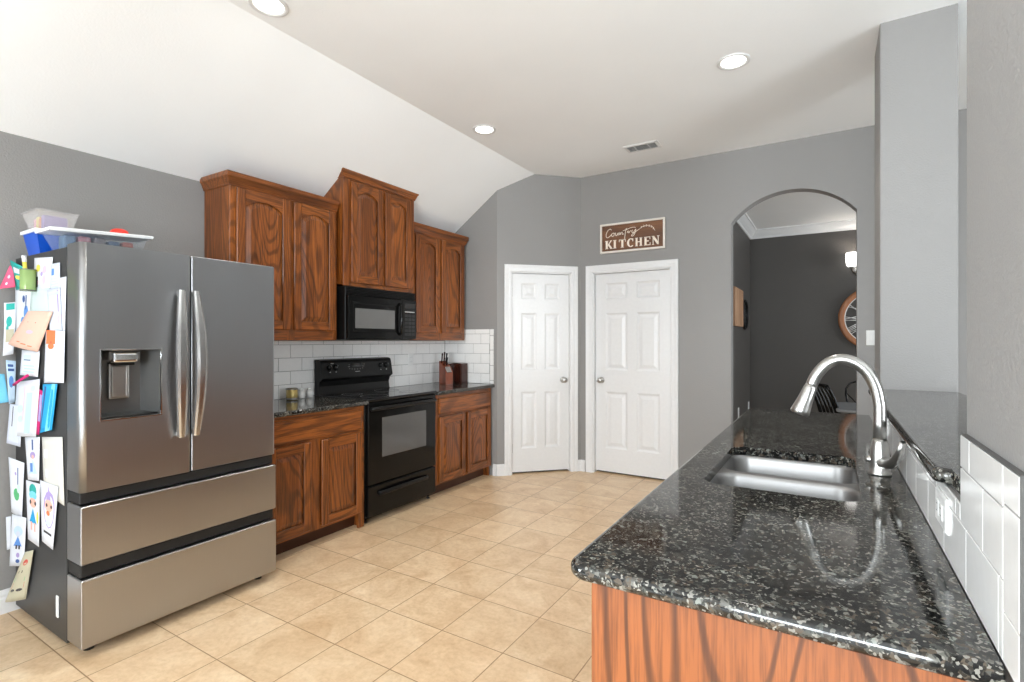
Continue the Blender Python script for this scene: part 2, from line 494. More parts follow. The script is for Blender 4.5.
for side, wins, z0, z1 in (('b', ADDED_WIN_BACK, 0.35, 2.45), ('r', ADDED_WIN_RIGHT, 0.7, 2.4), ('l', ADDED_WIN_LEFT, 0.65, 2.25)):
    for c, w in wins:
        k += 1
        b = MB()
        def bx(a0, a1, za, zb):
            if side == 'b': b.box(a0, a1, BACK_Y - 0.08, BACK_Y + 0.015, za, zb, M_TRIM)
            elif side == 'l': b.box(XW - 0.08, XW + 0.015, a0, a1, za, zb, M_TRIM)
            else: b.box(RIGHT_X - 0.015, RIGHT_X + 0.08, a0, a1, za, zb, M_TRIM)
        bx(c - w / 2, c - w / 2 + 0.06, z0, z1); bx(c + w / 2 - 0.06, c + w / 2, z0, z1)
        bx(c - w / 2, c + w / 2, z0, z0 + 0.06); bx(c - w / 2, c + w / 2, z1 - 0.06, z1); bx(c - 0.025, c + 0.025, z0, z1)
        struct(b.build('window_%d' % k))  # unseen window frame, added to go with the daylight lamps

# dining room beyond the arch
DX, DYB, DZC, DXR = -0.86, 7.18, 2.74, 3.0
b = MB(); b.box(DX - 0.1, DX, YB + 0.12, DYB + 0.1, 0, DZC + 0.02, M_DINE); struct(b.build('wall_dining_left'))
b = MB(); b.box(DX - 0.1, DXR + 0.1, DYB, DYB + 0.1, 0, DZC + 0.02, M_DINE); struct(b.build('wall_dining_back'))
b = MB(); b.box(DXR, DXR + 0.1, YB + 0.12, DYB + 0.1, 0, DZC + 0.02, M_DINE); struct(b.build('wall_dining_right'))
b = MB(); b.box(DX - 0.1, DXR + 0.1, YB + 0.12, DYB + 0.1, DZC, DZC + 0.06, M_CEIL); struct(b.build('ceiling_dining'))
b = MB()          # crown moulding
prof = [(0, 0), (0.012, 0), (0.02, 0.022), (0.05, 0.052), (0.075, 0.085), (0.09, 0.09), (0.09, 0.105), (0, 0.105)]
zc = DZC - 0.105
b.loft([[(DX + p, y, zc + q) for p, q in prof] for y in (YB + 0.12, DYB)], M_TRIM)
b.loft([[(x, DYB - p, zc + q) for p, q in prof] for x in (DX, DXR)], M_TRIM)
struct(b.build('trim_1'))

# baseboards
def baseboard(name, pts, h=0.115):
    b = MB()
    for (xa, ya), (xb, yb) in zip(pts, pts[1:]):
        d = Vector((xb - xa, yb - ya, 0)).normalized(); n = Vector((d.y, -d.x, 0))
        pf = [(0, 0), (0.016, 0), (0.016, h * 0.62), (0.011, h * 0.72), (0.013, h * 0.8), (0.007, h), (0, h)]
        b.loft([[Vector((x, y, 0)) + n * p + Vector((0, 0, q)) for p, q in pf] for x, y in ((xa, ya), (xb, yb))], M_TRIM)
    return struct(b.build(name))
baseboard('baseboard_left', [(XW, BACK_Y), (XW, 1.80)])
baseboard('baseboard_pantry', [(-2.868, YR), P1, diag(D1A - 0.084)])
baseboard('baseboard_corner', [diag(D1B + 0.084), (P2[0] + 0.0, P2[1]), (D2A - 0.095, YB)])
baseboard('baseboard_back', [(D2B + 0.095, YB), (AX0, YB)])

# ---------------------------------------------------------------- doors
def six_panel(name, w, h, label, knob_side, hinge_side, loc, rotz):
    """local x across the door, -y to the kitchen"""
    o = struct(thing(name, label, 'door', loc, rotz))
    b = MB(); T = 0.035; z0 = 0.018
    st, mid = 0.105, 0.095
    rails = [(z0, 0.255), (0.830, 1.050), (1.630, 1.772), (1.935, h)]
    pw = (w - 2 * st - mid) / 2
    if w < 0.7: st, mid = 0.098, 0.085; pw = (w - 2 * st - mid) / 2
    for a, c in ((0, st), (w - st, w), (st + pw, st + pw + mid)): b.box(a, c, 0, T, z0, h, M_TRIM)
    for a, c in rails:
        for q in (st, st + pw + mid): b.box(q, q + pw, 0, T, a, c, M_TRIM)
    for (_, za), (zb, _) in zip(rails, rails[1:]):
        for q in (st, st + pw + mid):
            lv = [(0, 0.0), (0.012, 0.008), (0.018, 0.011), (0.028, 0.011), (0.058, 0.003), (0.062, 0.003)]
            loops = [[(q + i, d, za + i), (q + pw - i, d, za + i), (q + pw - i, d, zb - i), (q + i, d, zb - i)] for i, d in lv]
            b.loft(loops, M_TRIM, False, True)
    b.build('slab', o, local=True)
    b = MB()
    kx = w - 0.062 if knob_side > 0 else 0.062
    b.lathe([(0.0, 0), (0.032, 0.0), (0.032, -0.006), (0.024, -0.012), (0.012, -0.016), (0.011, -0.034), (0.022, -0.040), (0.028, -0.052), (0.027, -0.064), (0.018, -0.072), (0.0, -0.074)], (kx, 0, 0.945), M_NICKEL, 20, 1)
    b.build('door_knob', o, local=True)
    for zz in (0.26, 1.08, 1.84):
        b = MB()
        hx = -0.004 if hinge_side < 0 else w + 0.004
        b.lathe([(0.007, -0.045), (0.007, 0.045)], (hx, -0.006, zz), M_NICKEL, 10, 2)
        b.box(hx - 0.012, hx + 0.012, -0.003, 0.004, zz - 0.045, zz + 0.045, M_NICKEL)
        b.build('hinge', o, local=True)
    return o
d1 = diag(D1A, -0.030)
six_panel('door_1', D1B - D1A, DZ, 'narrow white six-panel pantry door in the slanted corner wall', 1, -1, (d1[0], d1[1], 0), R(45))
d = six_panel('door_2', D2B - D2A, DZ, 'wide white six-panel door below the wooden kitchen sign', -1, 1, (D2A, YB + 0.055, 0), 0)
for h in [c for c in d.children if c.name.startswith('hinge')]: bpy.data.objects.remove(h)

def casing(name, w, jamb, loc, rotz):
    o = bpy.data.objects.new(name, None); o.location = loc; o.rotation_euler = (0, 0, rotz); C.objects.link(o); o['kind'] = 'structure'
    WLOC[name] = Vector(loc)
    b = MB(); cw = 0.072; g = 0.012
    lv = [(0.0, 0.0), (0.0, -0.010), (0.010, -0.016), (0.030, -0.017), (0.036, -0.013), (cw - 0.006, -0.019), (cw, -0.017), (cw, 0.0)]
    out = []
    for i, d in lv:
        i += g
        out.append([(-i, d, 0), (-i, d, DZ + i), (w + i, d, DZ + i), (w + i, d, 0)])
    b.loft(out, M_TRIM, False, False, closed=False)
    b.box(-g, -0.002, -0.001, jamb + 0.04, 0, DZ + g, M_TRIM); b.box(w + 0.002, w + g, -0.001, jamb + 0.04, 0, DZ + g, M_TRIM)
    b.box(-g, w + g, -0.001, jamb + 0.04, DZ + 0.003, DZ + g, M_TRIM)
    b.box(-g, w + g, jamb + 0.036, jamb + 0.040, 0, DZ, M_RUBBER)
    b.build(name + '_casing', o, local=True)
    return o
dd = diag(D1A, 0.0)
casing('trim_2', D1B - D1A, 0.030, (dd[0], dd[1], 0), R(45))
casing('trim_3', D2B - D2A, 0.055, (D2A, YB, 0), 0)

# ---------------------------------------------------------------- backsplash tiles
def tiles(name, label, place, u0, u1, rows, off, trim_u=None):
    """place(u, z, n) -> point; rows: list of (z0, z1, shift); each row laid in 0.2 tiles clipped to u0..u1"""
    b = MB(); g = 0.003; T = 0.008
    def bxx(a, c, za, zb, n0, n1, m, bev=0.0):
        p = [place(a, za, n0), place(c, za, n0), place(c, za, n1), place(a, za, n1), place(a, zb, n0), place(c, zb, n0), place(c, zb, n1), place(a, zb, n1)]
        if not bev: b.hexa(p, m); return
        L = [[place(a, za, 0.001), place(c, za, 0.001), place(c, zb, 0.001), place(a, zb, 0.001)],
             [place(a, za, n1 - bev), place(c, za, n1 - bev), place(c, zb, n1 - bev), place(a, zb, n1 - bev)],
             [place(a + bev, za + bev, n1), place(c - bev, za + bev, n1), place(c - bev, zb - bev, n1), place(a + bev, zb - bev, n1)]]
        b.loft(L, m, False, True)
    zmin = min(r[0] for r in rows); zmax = max(r[1] for r in rows)
    bxx(u0, u1, zmin, zmax, 0.0008, T - 0.0022, M_GROUT)
    for za, zb, ph in rows:
        e = u1 if trim_u is None else trim_u
        u = u0 - ((u0 - ph) % 0.2)
        while u < e - 0.004:
            a, c = max(u, u0), min(u + 0.2, e)
            if c - a > 0.012: bxx(a + g / 2, c - g / 2, za + g / 2, zb - g / 2, 0, T, M_TILE, 0.0014)
            u += 0.2
    if trim_u is not None:
        zz = zmin; hs = []
        zt_ = [zmin] + [q for q in off if zmin < q < zmax] + [zmax]
        for za, zb in zip(zt_, zt_[1:]): bxx(trim_u + g / 2, u1, za + g / 2, zb - g / 2, 0, T, M_TILE, 0.003)
    return tag(b.build(name), label, 'backsplash')
ZT = 0.9145
rows = [(ZT, 1.018, 2.75), (1.018, 1.118, 2.65), (1.118, 1.218, 2.75), (1.218, 1.318, 2.65), (1.318, 1.418, 2.75)]
rows = [(a, c, p + 0.0) for a, c, p in rows]
tiles('backsplash', 'white subway tile backsplash on the left wall behind the black range', lambda u, z, n: (XW + n, u, z), 1.80, YR - 0.009,
      [(ZT, 1.018, 2.56), (1.018, 1.118, 2.66), (1.118, 1.218, 2.56), (1.218, 1.318, 2.66), (1.318, 1.350, 2.56)], [])
tiles('backsplash', 'white subway tile backsplash on the short wall beside the pantry door', lambda u, z, n: (u, YR - n, z), XW + 0.0085, -2.862,
      [(ZT, 1.018, -3.018), (1.018, 1.118, -3.112), (1.118, 1.218, -3.018), (1.218, 1.318, -3.112), (1.318, 1.418, -3.018), (1.418, 1.466, -3.09)], [0.95, 1.10, 1.255, 1.40], -2.909)
# the half wall splash carries on up over the end of the near wall
b = MB()
def ptile(y0, y1, z0, z1):
    g = 0.0026; bev = 0.0010; f = 0.200
    y0 += g / 2; y1 -= g / 2; z0 += g / 2; z1 -= g / 2
    b.loft([[(0.2095, y0, z0), (0.2095, y1, z0), (0.2095, y1, z1), (0.2095, y0, z1)], [(f + bev, y0, z0), (f + bev, y1, z0), (f + bev, y1, z1), (f + bev, y0, z1)],
            [(f, y0 + bev, z0 + bev), (f, y1 - bev, z0 + bev), (f, y1 - bev, z1 - bev), (f, y0 + bev, z1 - bev)]], M_TILE, True, True)
b.box(0.2025, 0.2097, 0.873, 3.37, ZT, 1.057, M_GROUT); b.box(0.2025, 0.2097, 0.873, 1.209, 1.05, 1.181, M_GROUT)
for z0, z1, ph in ((ZT, 1.025, 0.965), (1.025, 1.0575, 1.052)):
    y = ph - 0.2
    while y < 3.37:
        a, c = max(y, 0.945), min(y + 0.2, 3.37)
        if z0 > 1 and a < 1.211:
            ptile(a, min(c, 1.211), z0, 1.1235); a = 1.2125
        if c - a > 0.01: ptile(a, c, z0, z1)
        y += 0.2
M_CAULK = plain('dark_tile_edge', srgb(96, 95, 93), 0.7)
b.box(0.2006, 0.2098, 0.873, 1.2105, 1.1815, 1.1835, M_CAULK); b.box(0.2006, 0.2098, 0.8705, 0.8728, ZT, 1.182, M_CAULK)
ptile(0.945, 1.142, 1.1235, 1.182); ptile(1.142, 1.211, 1.1235, 1.182)
ptile(0.872, 0.944, ZT, 0.985); ptile(0.872, 0.944, 0.985, 1.130); ptile(0.872, 0.944, 1.130, 1.182)
tag(b.build('backsplash'), 'white tile splash on the half wall behind the sink faucet', 'backsplash')

# ================================================================= cabinets
def panel_door(parent, y0, y1, z0, z1, xf, arch=0.0, st=0.058, T=0.019, rail=0.06):
    """framed door with a raised panel, facing +x; xf = front face"""
    xb = xf - T
    b = MB()
    a0, a1, c0, c1 = y0 + st, y1 - st, z0 + rail, z1 - rail
    spring = c1 - arch
    bv = 0.004
    b.box(xb, xf, y0, a0, z0, z1, M_WV, bv, 1); b.box(xb, xf, a1, y1, z0, z1, M_WV, bv, 1)
    dr = MB(); del dr
    b.box(xb, xf - 0.0005, a0 - 0.001, a1 + 0.001, z0, c0, M_WH, 0.003, 1)
    n = 14
    def ar(y, ins=0.0):
        if arch <= 0: return c1 - ins
        hw = (a1 - a0) / 2; r = (hw * hw + arch * arch) / (2 * arch); r2 = r - ins
        return (c1 - r) + math.sqrt(max(0.0, r2 * r2 - (y - (a0 + a1) / 2) ** 2))
    ys = [a0 + (a1 - a0) * i / n for i in range(n + 1)]
    pts = [(y, ar(y)) for y in ys] + [(a1, z1), (a0, z1)]
    b.prism(pts, 0, xb, xf - 0.0005, M_WH)
    door = b.build('door', parent)
    p = MB()
    loops = []
    for ins, dx in ((0.0, -0.004), (0.0, -0.011), (0.006, -0.011), (0.034, -0.002), (0.037, -0.0015)):
        yy = [a0 + ins + (a1 - a0 - 2 * ins) * i / n for i in range(n + 1)]
        loops.append([(xf + dx, y, ar(y, ins)) for y in yy] + [(xf + dx, a1 - ins, c0 + ins), (xf + dx, a0 + ins, c0 + ins)])
    p.loft(loops, M_WPAN, False, True)
    p.build('panel', door)
    return door

def crown(parent, y0, y1, x_back, xf, z0, z1, left=True, right=True, ov=0.030):
    pf = [(0.0, 0.0), (0.007, 0.0), (0.008, 0.010), (0.013, 0.018), (0.021, 0.040), (0.027, 0.048), (ov, 0.052), (ov, z1 - z0), (0.0, z1 - z0)]
    b = MB()
    L = []
    for p, q in pf:
        ya = y0 - p if left else y0; yb = y1 + p if right else y1
        z = z0 + q
        L.append([(x_back, ya, z), (xf + p, ya, z), (xf + p, yb, z), (x_back, yb, z)])
    n = len(L)
    b.loft(L, M_WH, False, False, closed=False)
    b.poly([(x_back, y0 - (ov if left else 0), z1), (xf + ov, y0 - (ov if left else 0), z1), (xf + ov, y1 + (ov if right else 0), z1), (x_back, y1 + (ov if right else 0), z1)], M_WH)
    return b.build('crown_moulding', parent)

def upper(label, y0, y1, z0, z1, xf, zc, doors, arch, left, right, pad=0.008, crl=True, crr=True):
    o = thing('wall_cabinet', label, 'cabinet', (XW, (y0 + y1) / 2, z0), 0, 'oak wall cabinets')
    xb = XW + 0.0095
    b = MB()
    b.box(xb, xf - 0.020, y0, y1, z0 + 0.012, z1, M_WV)
    b.build('body', o)
    b = MB()          # face frame
    e = doors[0][0] - y0 + 0.012; e2 = y1 - doors[1][1] + 0.012
    b.box(xf - 0.020, xf, y0, y0 + e, z0, z1, M_WV, 0.002, 1); b.box(xf - 0.020, xf, y1 - e2, y1, z0, z1, M_WV, 0.002, 1)
    ym = (doors[0][1] + doors[1][0]) / 2
    b.box(xf - 0.020, xf, ym - 0.03, ym + 0.03, z0, z1, M_WV)
    b.box(xf - 0.020, xf - 0.0005, y0 + e, y1 - e2, z0, doors[0][2] + 0.02, M_WH); b.box(xf - 0.020, xf - 0.0005, y0 + e, y1 - e2, doors[0][3] - 0.02, z1, M_WH)
    b.build('face_frame', o)
    for a, c, za, zb in doors: panel_door(o, a, c, za, zb, xf + 0.0195, arch)
    crown(o, y0, y1, xb, xf, z1 - 0.02, zc, crl, crr)
    return o
U = -3.19
upper('oak wall cabinet with two arched doors above the refrigerator side', 1.826, 2.648, 1.352, 2.345, U, 2.405,
      [(1.862, 2.240, 1.425, 2.318), (2.272, 2.622, 1.425, 2.318)], 0.05, True, True, crr=False)
upper('tallest oak wall cabinet, standing above the black microwave', 2.668, 3.452, 1.770, 2.61, -3.14, 2.668,
      [(2.735, 3.062, 1.800, 2.575), (3.092, 3.395, 1.800, 2.575)], 0.045, True, True)
upper('oak wall cabinet with two narrow doors beside the pantry corner', 3.472, 4.262, 1.352, 2.345, U, 2.412,
      [(3.520, 3.850, 1.422, 2.318), (3.882, 4.225, 1.422, 2.318)], 0.05, True, True, crl=False, crr=True)

BX = -2.885
def base(label, y0, y1, drawer, doors, floor_stile=None, toe=True):
    o = thing('base_cabinet', label, 'cabinet', (XW, (y0 + y1) / 2, 0), 0, 'oak base cabinets along the left wall')
    xb = XW + 0.012
    b = MB(); b.box(xb, BX - 0.020, y0, y1, 0.10, 0.880, M_WV)
    b.box(xb, BX - 0.020, y1 - 0.018, y1, 0.0, 0.10, M_WV); b.build('body', o)
    b = MB(); e = 0.052
    b.box(BX - 0.02, BX, y0, y0 + e, 0.10, 0.88, M_WV, 0.002, 1); b.box(BX - 0.02, BX, y1 - e, y1, 0.0 if floor_stile else 0.10, 0.88, M_WV, 0.002, 1)
    b.box(BX - 0.02, BX - 0.0005, y0 + e, y1 - e, 0.845, 0.88, M_WH); b.box(BX - 0.02, BX - 0.0005, y0 + e, y1 - e, 0.10, 0.135, M_WH)
    b.box(BX - 0.02, BX - 0.0005, y0 + e, y1 - e, 0.675, 0.725, M_WH)
    ym = (doors[0][1] + doors[1][0]) / 2
    b.box(BX - 0.02, BX, ym - 0.04, ym + 0.04, 0.10, 0.70, M_WV); b.build('face_frame', o)
    b = MB(); b.box(BX - 0.095, BX - 0.080, y0, y1 - 0.018, 0.0, 0.10, M_TOE); b.build('toe_kick', o)
    b = MB(); a, c, za, zb = drawer
    L = [[(BX - 0.001 + d, a + i, za + i), (BX - 0.001 + d, c - i, za + i), (BX - 0.001 + d, c - i, zb - i), (BX - 0.001 + d, a + i, zb - i)] for i, d in ((0, 0), (0, 0.013), (0.008, 0.019), (0.012, 0.020))]
    b.loft(L, M_WH); b.build('drawer_front', o)
    for a, c, za, zb in doors: panel_door(o, a, c, za, zb, BX + 0.0195, 0.0, 0.055)
    return o
base('oak base cabinet between the refrigerator and the black range', 1.83, 2.640, (1.875, 2.607, 0.712, 0.848), [(1.875, 2.178, 0.118, 0.690), (2.262, 2.607, 0.118, 0.690)], True)
base('oak base cabinet between the black range and the pantry wall', 3.440, 4.296, (3.478, 4.262, 0.706, 0.848), [(3.478, 3.848, 0.118, 0.684), (3.884, 4.262, 0.118, 0.684)], False)

def slab_edge(b, outline_fn, z0, z1, m, holes=(), r=None):
    """stone slab with an eased, near bull-nosed edge; outline_fn(inset) -> loop"""
    h = z1 - z0; r = r or h * 0.42
    seq = []
    for i in range(7): a = R(90 * i / 6); seq.append((r * (1 - math.sin(a)), z0 + r * (1 - math.cos(a))))
    for i in range(7): a = R(90 * i / 6); seq.append((r * (1 - math.cos(a)), z1 - r * (1 - math.sin(a))))
    b.loft([[(x, y, z) for x, y in outline_fn(i)] for i, z in seq], m, False, False, True)
    b.ring_fill(outline_fn(r), list(holes), z1, m); b.ring_fill(outline_fn(r), list(holes), z0, m, True)
    for h_ in holes:
        b.loft([[(x, y, z) for x, y in h_] for z in (z0, z1 - 0.003)] , m, False, False)
        b.loft([[(x, y, z1 - 0.003) for x, y in h_], [(x, y, z1) for x, y in h_]], m, False, False)
def counter(label, y0, y1):
    b = MB()
    slab_edge(b, lambda i: rrect(XW + 0.0085, -2.845 - i, y0 + 0.0, y1, 0.003, 2), 0.8815, 0.914, M_GRAN, r=0.012)
    return tag(b.build('countertop'), label, 'countertop')
counter('dark granite countertop beside the refrigerator with the candle on it', 1.82, 2.652)
counter('dark granite countertop holding the knife block, right of the range', 3.432, 4.304)

# ================================================================= range
o = thing('range', 'black freestanding electric range between the oak base cabinets', 'stove', (-3.16, 3.04, 0))
Y0, Y1 = 2.660, 3.424
b = MB(); b.box(-3.465, -2.900, Y0, Y1, 0.035, 0.900, M_BLACK, 0.003, 1); b.build('body', o)
b = MB(); b.box(-3.40, -2.858, Y0 - 0.002, Y1 + 0.002, 0.9005, 0.922, M_GLASSB, 0.006, 3)
ct = b.build('cooktop', o)
for cx, cy, r in ((-3.00, 2.85, 0.105), (-3.00, 3.23, 0.08), (-3.25, 2.85, 0.08), (-3.25, 3.23, 0.105)):
    b = MB(); b.lathe([(r, 0), (r, 0.0006), (r - 0.004, 0.0006), (r - 0.004, 0)], (cx, cy, 0.9222), M_MARK2, 36, 2, cap0=False, cap1=False); b.build('burner_ring', ct)
b = MB()
pf = [(-3.462, 0.90), (-3.395, 0.90), (-3.412, 0.935), (-3.418, 0.985), (-3.405, 1.025), (-3.372, 1.048), (-3.372, 1.062), (-3.392, 1.172), (-3.402, 1.192), (-3.425, 1.200), (-3.462, 1.200)]
b.prism([(x, z) for x, z in pf], 1, Y0 + 0.002, Y1 - 0.002, M_BLACKM); bg = b.build('backguard', o)
def on_guard(y, z, d=0.0):
    t = (z - 1.062) / 0.11; return (-3.372 - 0.020 * t + d, y, z)
for yk, nm in ((2.735, 0), (2.800, 0), (3.285, 0), (3.352, 0)):
    x, y, z = on_guard(yk, 1.135)
    b = MB(); b.lathe([(0.024, -0.003), (0.024, 0.006), (0.020, 0.016), (0.017, 0.022), (0.0, 0.022)], (x, y, z), M_BLACKM, 20, 0)
    b.box(x + 0.010, x + 0.028, y - 0.005, y + 0.005, z - 0.020, z + 0.020, M_BLACKM, 0.002, 1)
    kb = b.build('knob', o)
    b = MB(); b.box(x + 0.0275, x + 0.0287, y - 0.0012, y + 0.0012, z + 0.008, z + 0.018, M_GREYMARK); b.build('pointer', kb)
b = MB()
x, y, z = on_guard(3.02, 1.145); b.box(x - 0.006, x + 0.002, 2.965, 3.075, 1.132, 1.160, M_GLASSB, 0.002, 1); b.build('display', o)
b = MB()
for yy, zz, w in ((2.940, 1.118, 0.012), (2.965, 1.114, 0.012), (2.992, 1.112, 0.014), (3.022, 1.112, 0.014), (3.052, 1.114, 0.012), (3.078, 1.118, 0.012), (2.94, 1.15, 0.012), (3.10, 1.15, 0.012)):
    x = on_guard(yy, zz)[0]; b = MB(); b.box(x - 0.004, x + 0.0015, yy - w / 2, yy + w / 2, zz - 0.005, zz + 0.005, M_MARK2); b.build('button', o)
for yy, zz, w, hh in ((2.742, 1.098, 0.012, 0.006), (2.800, 1.098, 0.012, 0.006), (3.285, 1.096, 0.012, 0.006), (3.352, 1.096, 0.012, 0.006), (3.02, 1.092, 0.05, 0.004), (2.77, 1.166, 0.03, 0.003), (2.935, 1.134, 0.02, 0.002), (3.09, 1.134, 0.02, 0.002)):
    x = on_guard(yy, zz)[0]; b = MB(); b.box(x - 0.004, x + 0.0008, yy - w / 2, yy + w / 2, zz - hh / 2, zz + hh / 2, M_GREYMARK); b.build('control_marking', o)
b = MB(); b.box(-2.899, -2.866, Y0 + 0.004, Y1 - 0.004, 0.285, 0.893, M_BLACK, 0.008, 3); dr = b.build('oven_door', o)
b = MB(); b.box(-2.868, -2.8645, 2.800, 3.298, 0.475, 0.772, M_WINDOW, 0.002, 1); b.build('window', dr)
b = MB()
pth = [(-2.868, Y0 + 0.03, 0.845)] + bez((-2.840, Y0 + 0.035, 0.847), (-2.822, Y0 + 0.12, 0.849), (-2.822, Y1 - 0.12, 0.849), (-2.840, Y1 - 0.035, 0.847), 16) + [(-2.868, Y1 - 0.03, 0.845)]
b.tube(pth, 0.013, M_BLACKM, 12, flat=(1.1, 0.8)); b.build('door_handle', dr)
b = MB(); b.box(-2.899, -2.866, Y0 + 0.004, Y1 - 0.004, 0.055, 0.276, M_BLACK, 0.008, 3); dw = b.build('drawer', o)
b = MB()
pth = [(-2.868, 2.765, 0.212)] + bez((-2.848, 2.775, 0.213), (-2.832, 2.88, 0.222), (-2.832, 3.20, 0.222), (-2.848, 3.300, 0.213), 14) + [(-2.868, 3.312, 0.212)]
b.tube(pth, 0.0105, M_BLACKM, 10, flat=(1.5, 0.7)); b.build('drawer_handle', dw)
for px_, py_ in ((-2.93, Y0 + 0.03), (-2.93, Y1 - 0.03), (-3.42, Y0 + 0.03), (-3.42, Y1 - 0.03)):
    b = MB(); b.lathe([(0.016, 0.0), (0.016, 0.012), (0.009, 0.015), (0.009, 0.036)], (px_, py_, 0), M_RUBBER, 12); b.build('foot', o)

# ================================================================= microwave
o = thing('microwave', 'black over-the-range microwave hanging under the tallest cabinet', 'microwave', (-3.29, 3.055, 1.356))
Y0, Y1 = 2.676, 3.438
b = MB(); b.box(-3.478, -3.128, Y0, Y1, 1.356, 1.766, M_BLACKM, 0.004, 1); b.build('body', o)
b = MB(); b.box(-3.128, -3.096, Y0 + 0.002, 3.256, 1.362, 1.700, M_BLACK, 0.010, 3); md = b.build('door', o)
b = MB()
L = [[(x, 2.715 + i, 1.408 + i), (x, 3.195 - i, 1.408 + i), (x, 3.195 - i, 1.652 - i), (x, 2.715 + i, 1.652 - i)] for i, x in ((0, -3.098), (0, -3.0945), (0.012, -3.0935), (0.022, -3.0975))]
b.loft(L, M_BLACK, False, False)
b.box(-3.0980, -3.0952, 2.745, 3.168, 1.446, 1.600, M_MWIN); b.build('window', md)
b = MB()
b.tube([(-3.097, 3.222, 1.40), (-3.072, 3.222, 1.42), (-3.066, 3.222, 1.53), (-3.072, 3.222, 1.64), (-3.097, 3.222, 1.66)], 0.011, M_BLACK, 12, flat=(1, 1.3)); b.build('door_handle', md)
b = MB(); b.box(-3.128, -3.098, 3.260, Y1 - 0.002, 1.362, 1.700, M_BLACKM, 0.006, 2); cp = b.build('control_panel', o)
b = MB(); b.box(-3.0985, -3.0968, 3.285, 3.415, 1.625, 1.668, M_GLASSB); b.build('display', cp)
b = MB(); b.box(-3.0985, -3.0970, 3.29, 3.41, 1.592, 1.600, M_GREYMARK); b.build('printed_strip', cp)
for r_ in range(6):
    for c_ in range(3):
        b = MB(); b.box(-3.0985, -3.0966, 3.288 + c_ * 0.044, 3.326 + c_ * 0.044, 1.392 + r_ * 0.032, 1.415 + r_ * 0.032, M_KEY); b.build('button', cp)
b = MB(); b.box(-3.128, -3.120, Y0 + 0.002, Y1 - 0.002, 1.704, 1.764, M_RUBBER)
for i in range(5): b.box(-3.122, -3.098 - 0.002 * i, Y0 + 0.004, Y1 - 0.004, 1.706 + i * 0.012, 1.712 + i * 0.012, M_BLACK, 0.001, 1)
b.build('vent_grille', o)

# ================================================================= refrigerator
o = thing('refrigerator', 'stainless steel french door refrigerator with two lower drawers', 'refrigerator', (-3.1, 1.345, 0))
FY0, FY1, FM = 0.900, 1.797, 1.3425
b = MB(); b.box(-3.47, -2.830, FY0 + 0.003, FY1 - 0.003, 0.028, 1.760, M_FSIDE, 0.004, 2); b.build('body', o)
b = MB(); b.box(-2.834, -2.815, FY0 + 0.012, FY1 - 0.012, 0.045, 1.750, M_RUBBER); b.build('gasket', o)
XF = -2.682
def fdoor(name, y0, y1, z0, z1, xf, rl, rr, disp=None):
    """door with rounded vertical edges, outline in plan; rl, rr = edge radii"""
    b = MB()
    xb = -2.815
    def outl(y0_, y1_):
        pts = [(xb, y0_)]
        for i in range(9):
            a = R(180 + 90 * i / 8 + 0); pts.append((xf - rl + rl * math.cos(R(-90 + 90 * i / 8)) - 0.0, y0_ + rl + rl * math.sin(R(-90 + 90 * i / 8))))
        for i in range(9):
            pts.append((xf - rr + rr * math.cos(R(90 * i / 8)), y1_ - rr + rr * math.sin(R(90 * i / 8))))
        pts.append((xb, y1_))
        return pts
    return b, outl
def fplain(name, y0, y1, z0, z1, xf, rl, rr):
    b, outl = fdoor(name, y0, y1, z0, z1, xf, rl, rr)
    e = 0.004
    lo = outl(y0, y1)
    cx = (-2.815 + xf) / 2; cy = (y0 + y1) / 2
    def ins(k): return [(x + (k if x < cx else -k), y + (k if y < cy else -k)) for x, y in lo]
    b.loft([[(x, y, z0) for x, y in ins(e)], [(x, y, z0 + e) for x, y in lo], [(x, y, z1 - e) for x, y in lo], [(x, y, z1) for x, y in ins(e)]], M_STEEL, smooth=False)
    return b.build(name, o)
DZ0, DZ1 = 0.705, 1.768
# left door: front face rebuilt round the dispenser recess
DY0, DY1, DA, DB = 0.972, 1.209, 1.003, 1.310
b, outl = fdoor('door', FY0, FM - 0.003, DZ0, DZ1, XF, 0.022, 0.006)
lo = outl(FY0, FM - 0.003)
zs = [DZ0, DA, DB, DZ1]
for za, zb in zip(zs, zs[1:]):
    # side and back strips
    for (p, q) in zip(lo, lo[1:] + lo[:1]):
        front = abs(p[0] - XF) < 1e-4 and abs(q[0] - XF) < 1e-4
        if front:
            ys = [p[1], DY0, DY1, q[1]]
            for ya, yb in zip(ys, ys[1:]):
                if za == DA and ya == DY0: continue
                b.poly([(XF, ya, za), (XF, yb, za), (XF, yb, zb), (XF, ya, zb)], M_STEEL)
        else:
            f = b.poly([(p[0], p[1], za), (q[0], q[1], za), (q[0], q[1], zb), (p[0], p[1], zb)], M_STEEL); f.smooth = True
b.bm.faces.new([b.bm.verts.new((x, y, DZ1)) for x, y in lo]); b.bm.faces.new([b.bm.verts.new((x, y, DZ0)) for x, y in reversed(lo)])
ld = b.build('door', o)
b = MB()          # dispenser housing let into the door
L = [[(XF + d, DY0 + i, DA + i), (XF + d, DY1 - i, DA + i), (XF + d, DY1 - i, DB - i), (XF + d, DY0 + i, DB - i)] for i, d in ((0.0, 0.0), (-0.003, 0.002), (0.001, 0.002), (0.003, -0.002), (0.003, -0.014))]
b.loft(L, M_CHROME, False, False)
i = 0.003
b.loft([[(XF - 0.014, DY0 + i, DA + i), (XF - 0.014, DY1 - i, DA + i), (XF - 0.014, DY1 - i, DB - i), (XF - 0.014, DY0 + i, DB - i)],
        [(XF - 0.100, DY0 + i, DA + 0.02), (XF - 0.100, DY1 - 0.045, DA + 0.02), (XF - 0.100, DY1 - 0.045, DB - i), (XF - 0.100, DY0 + i, DB - i)]], M_DGREY, False, True)
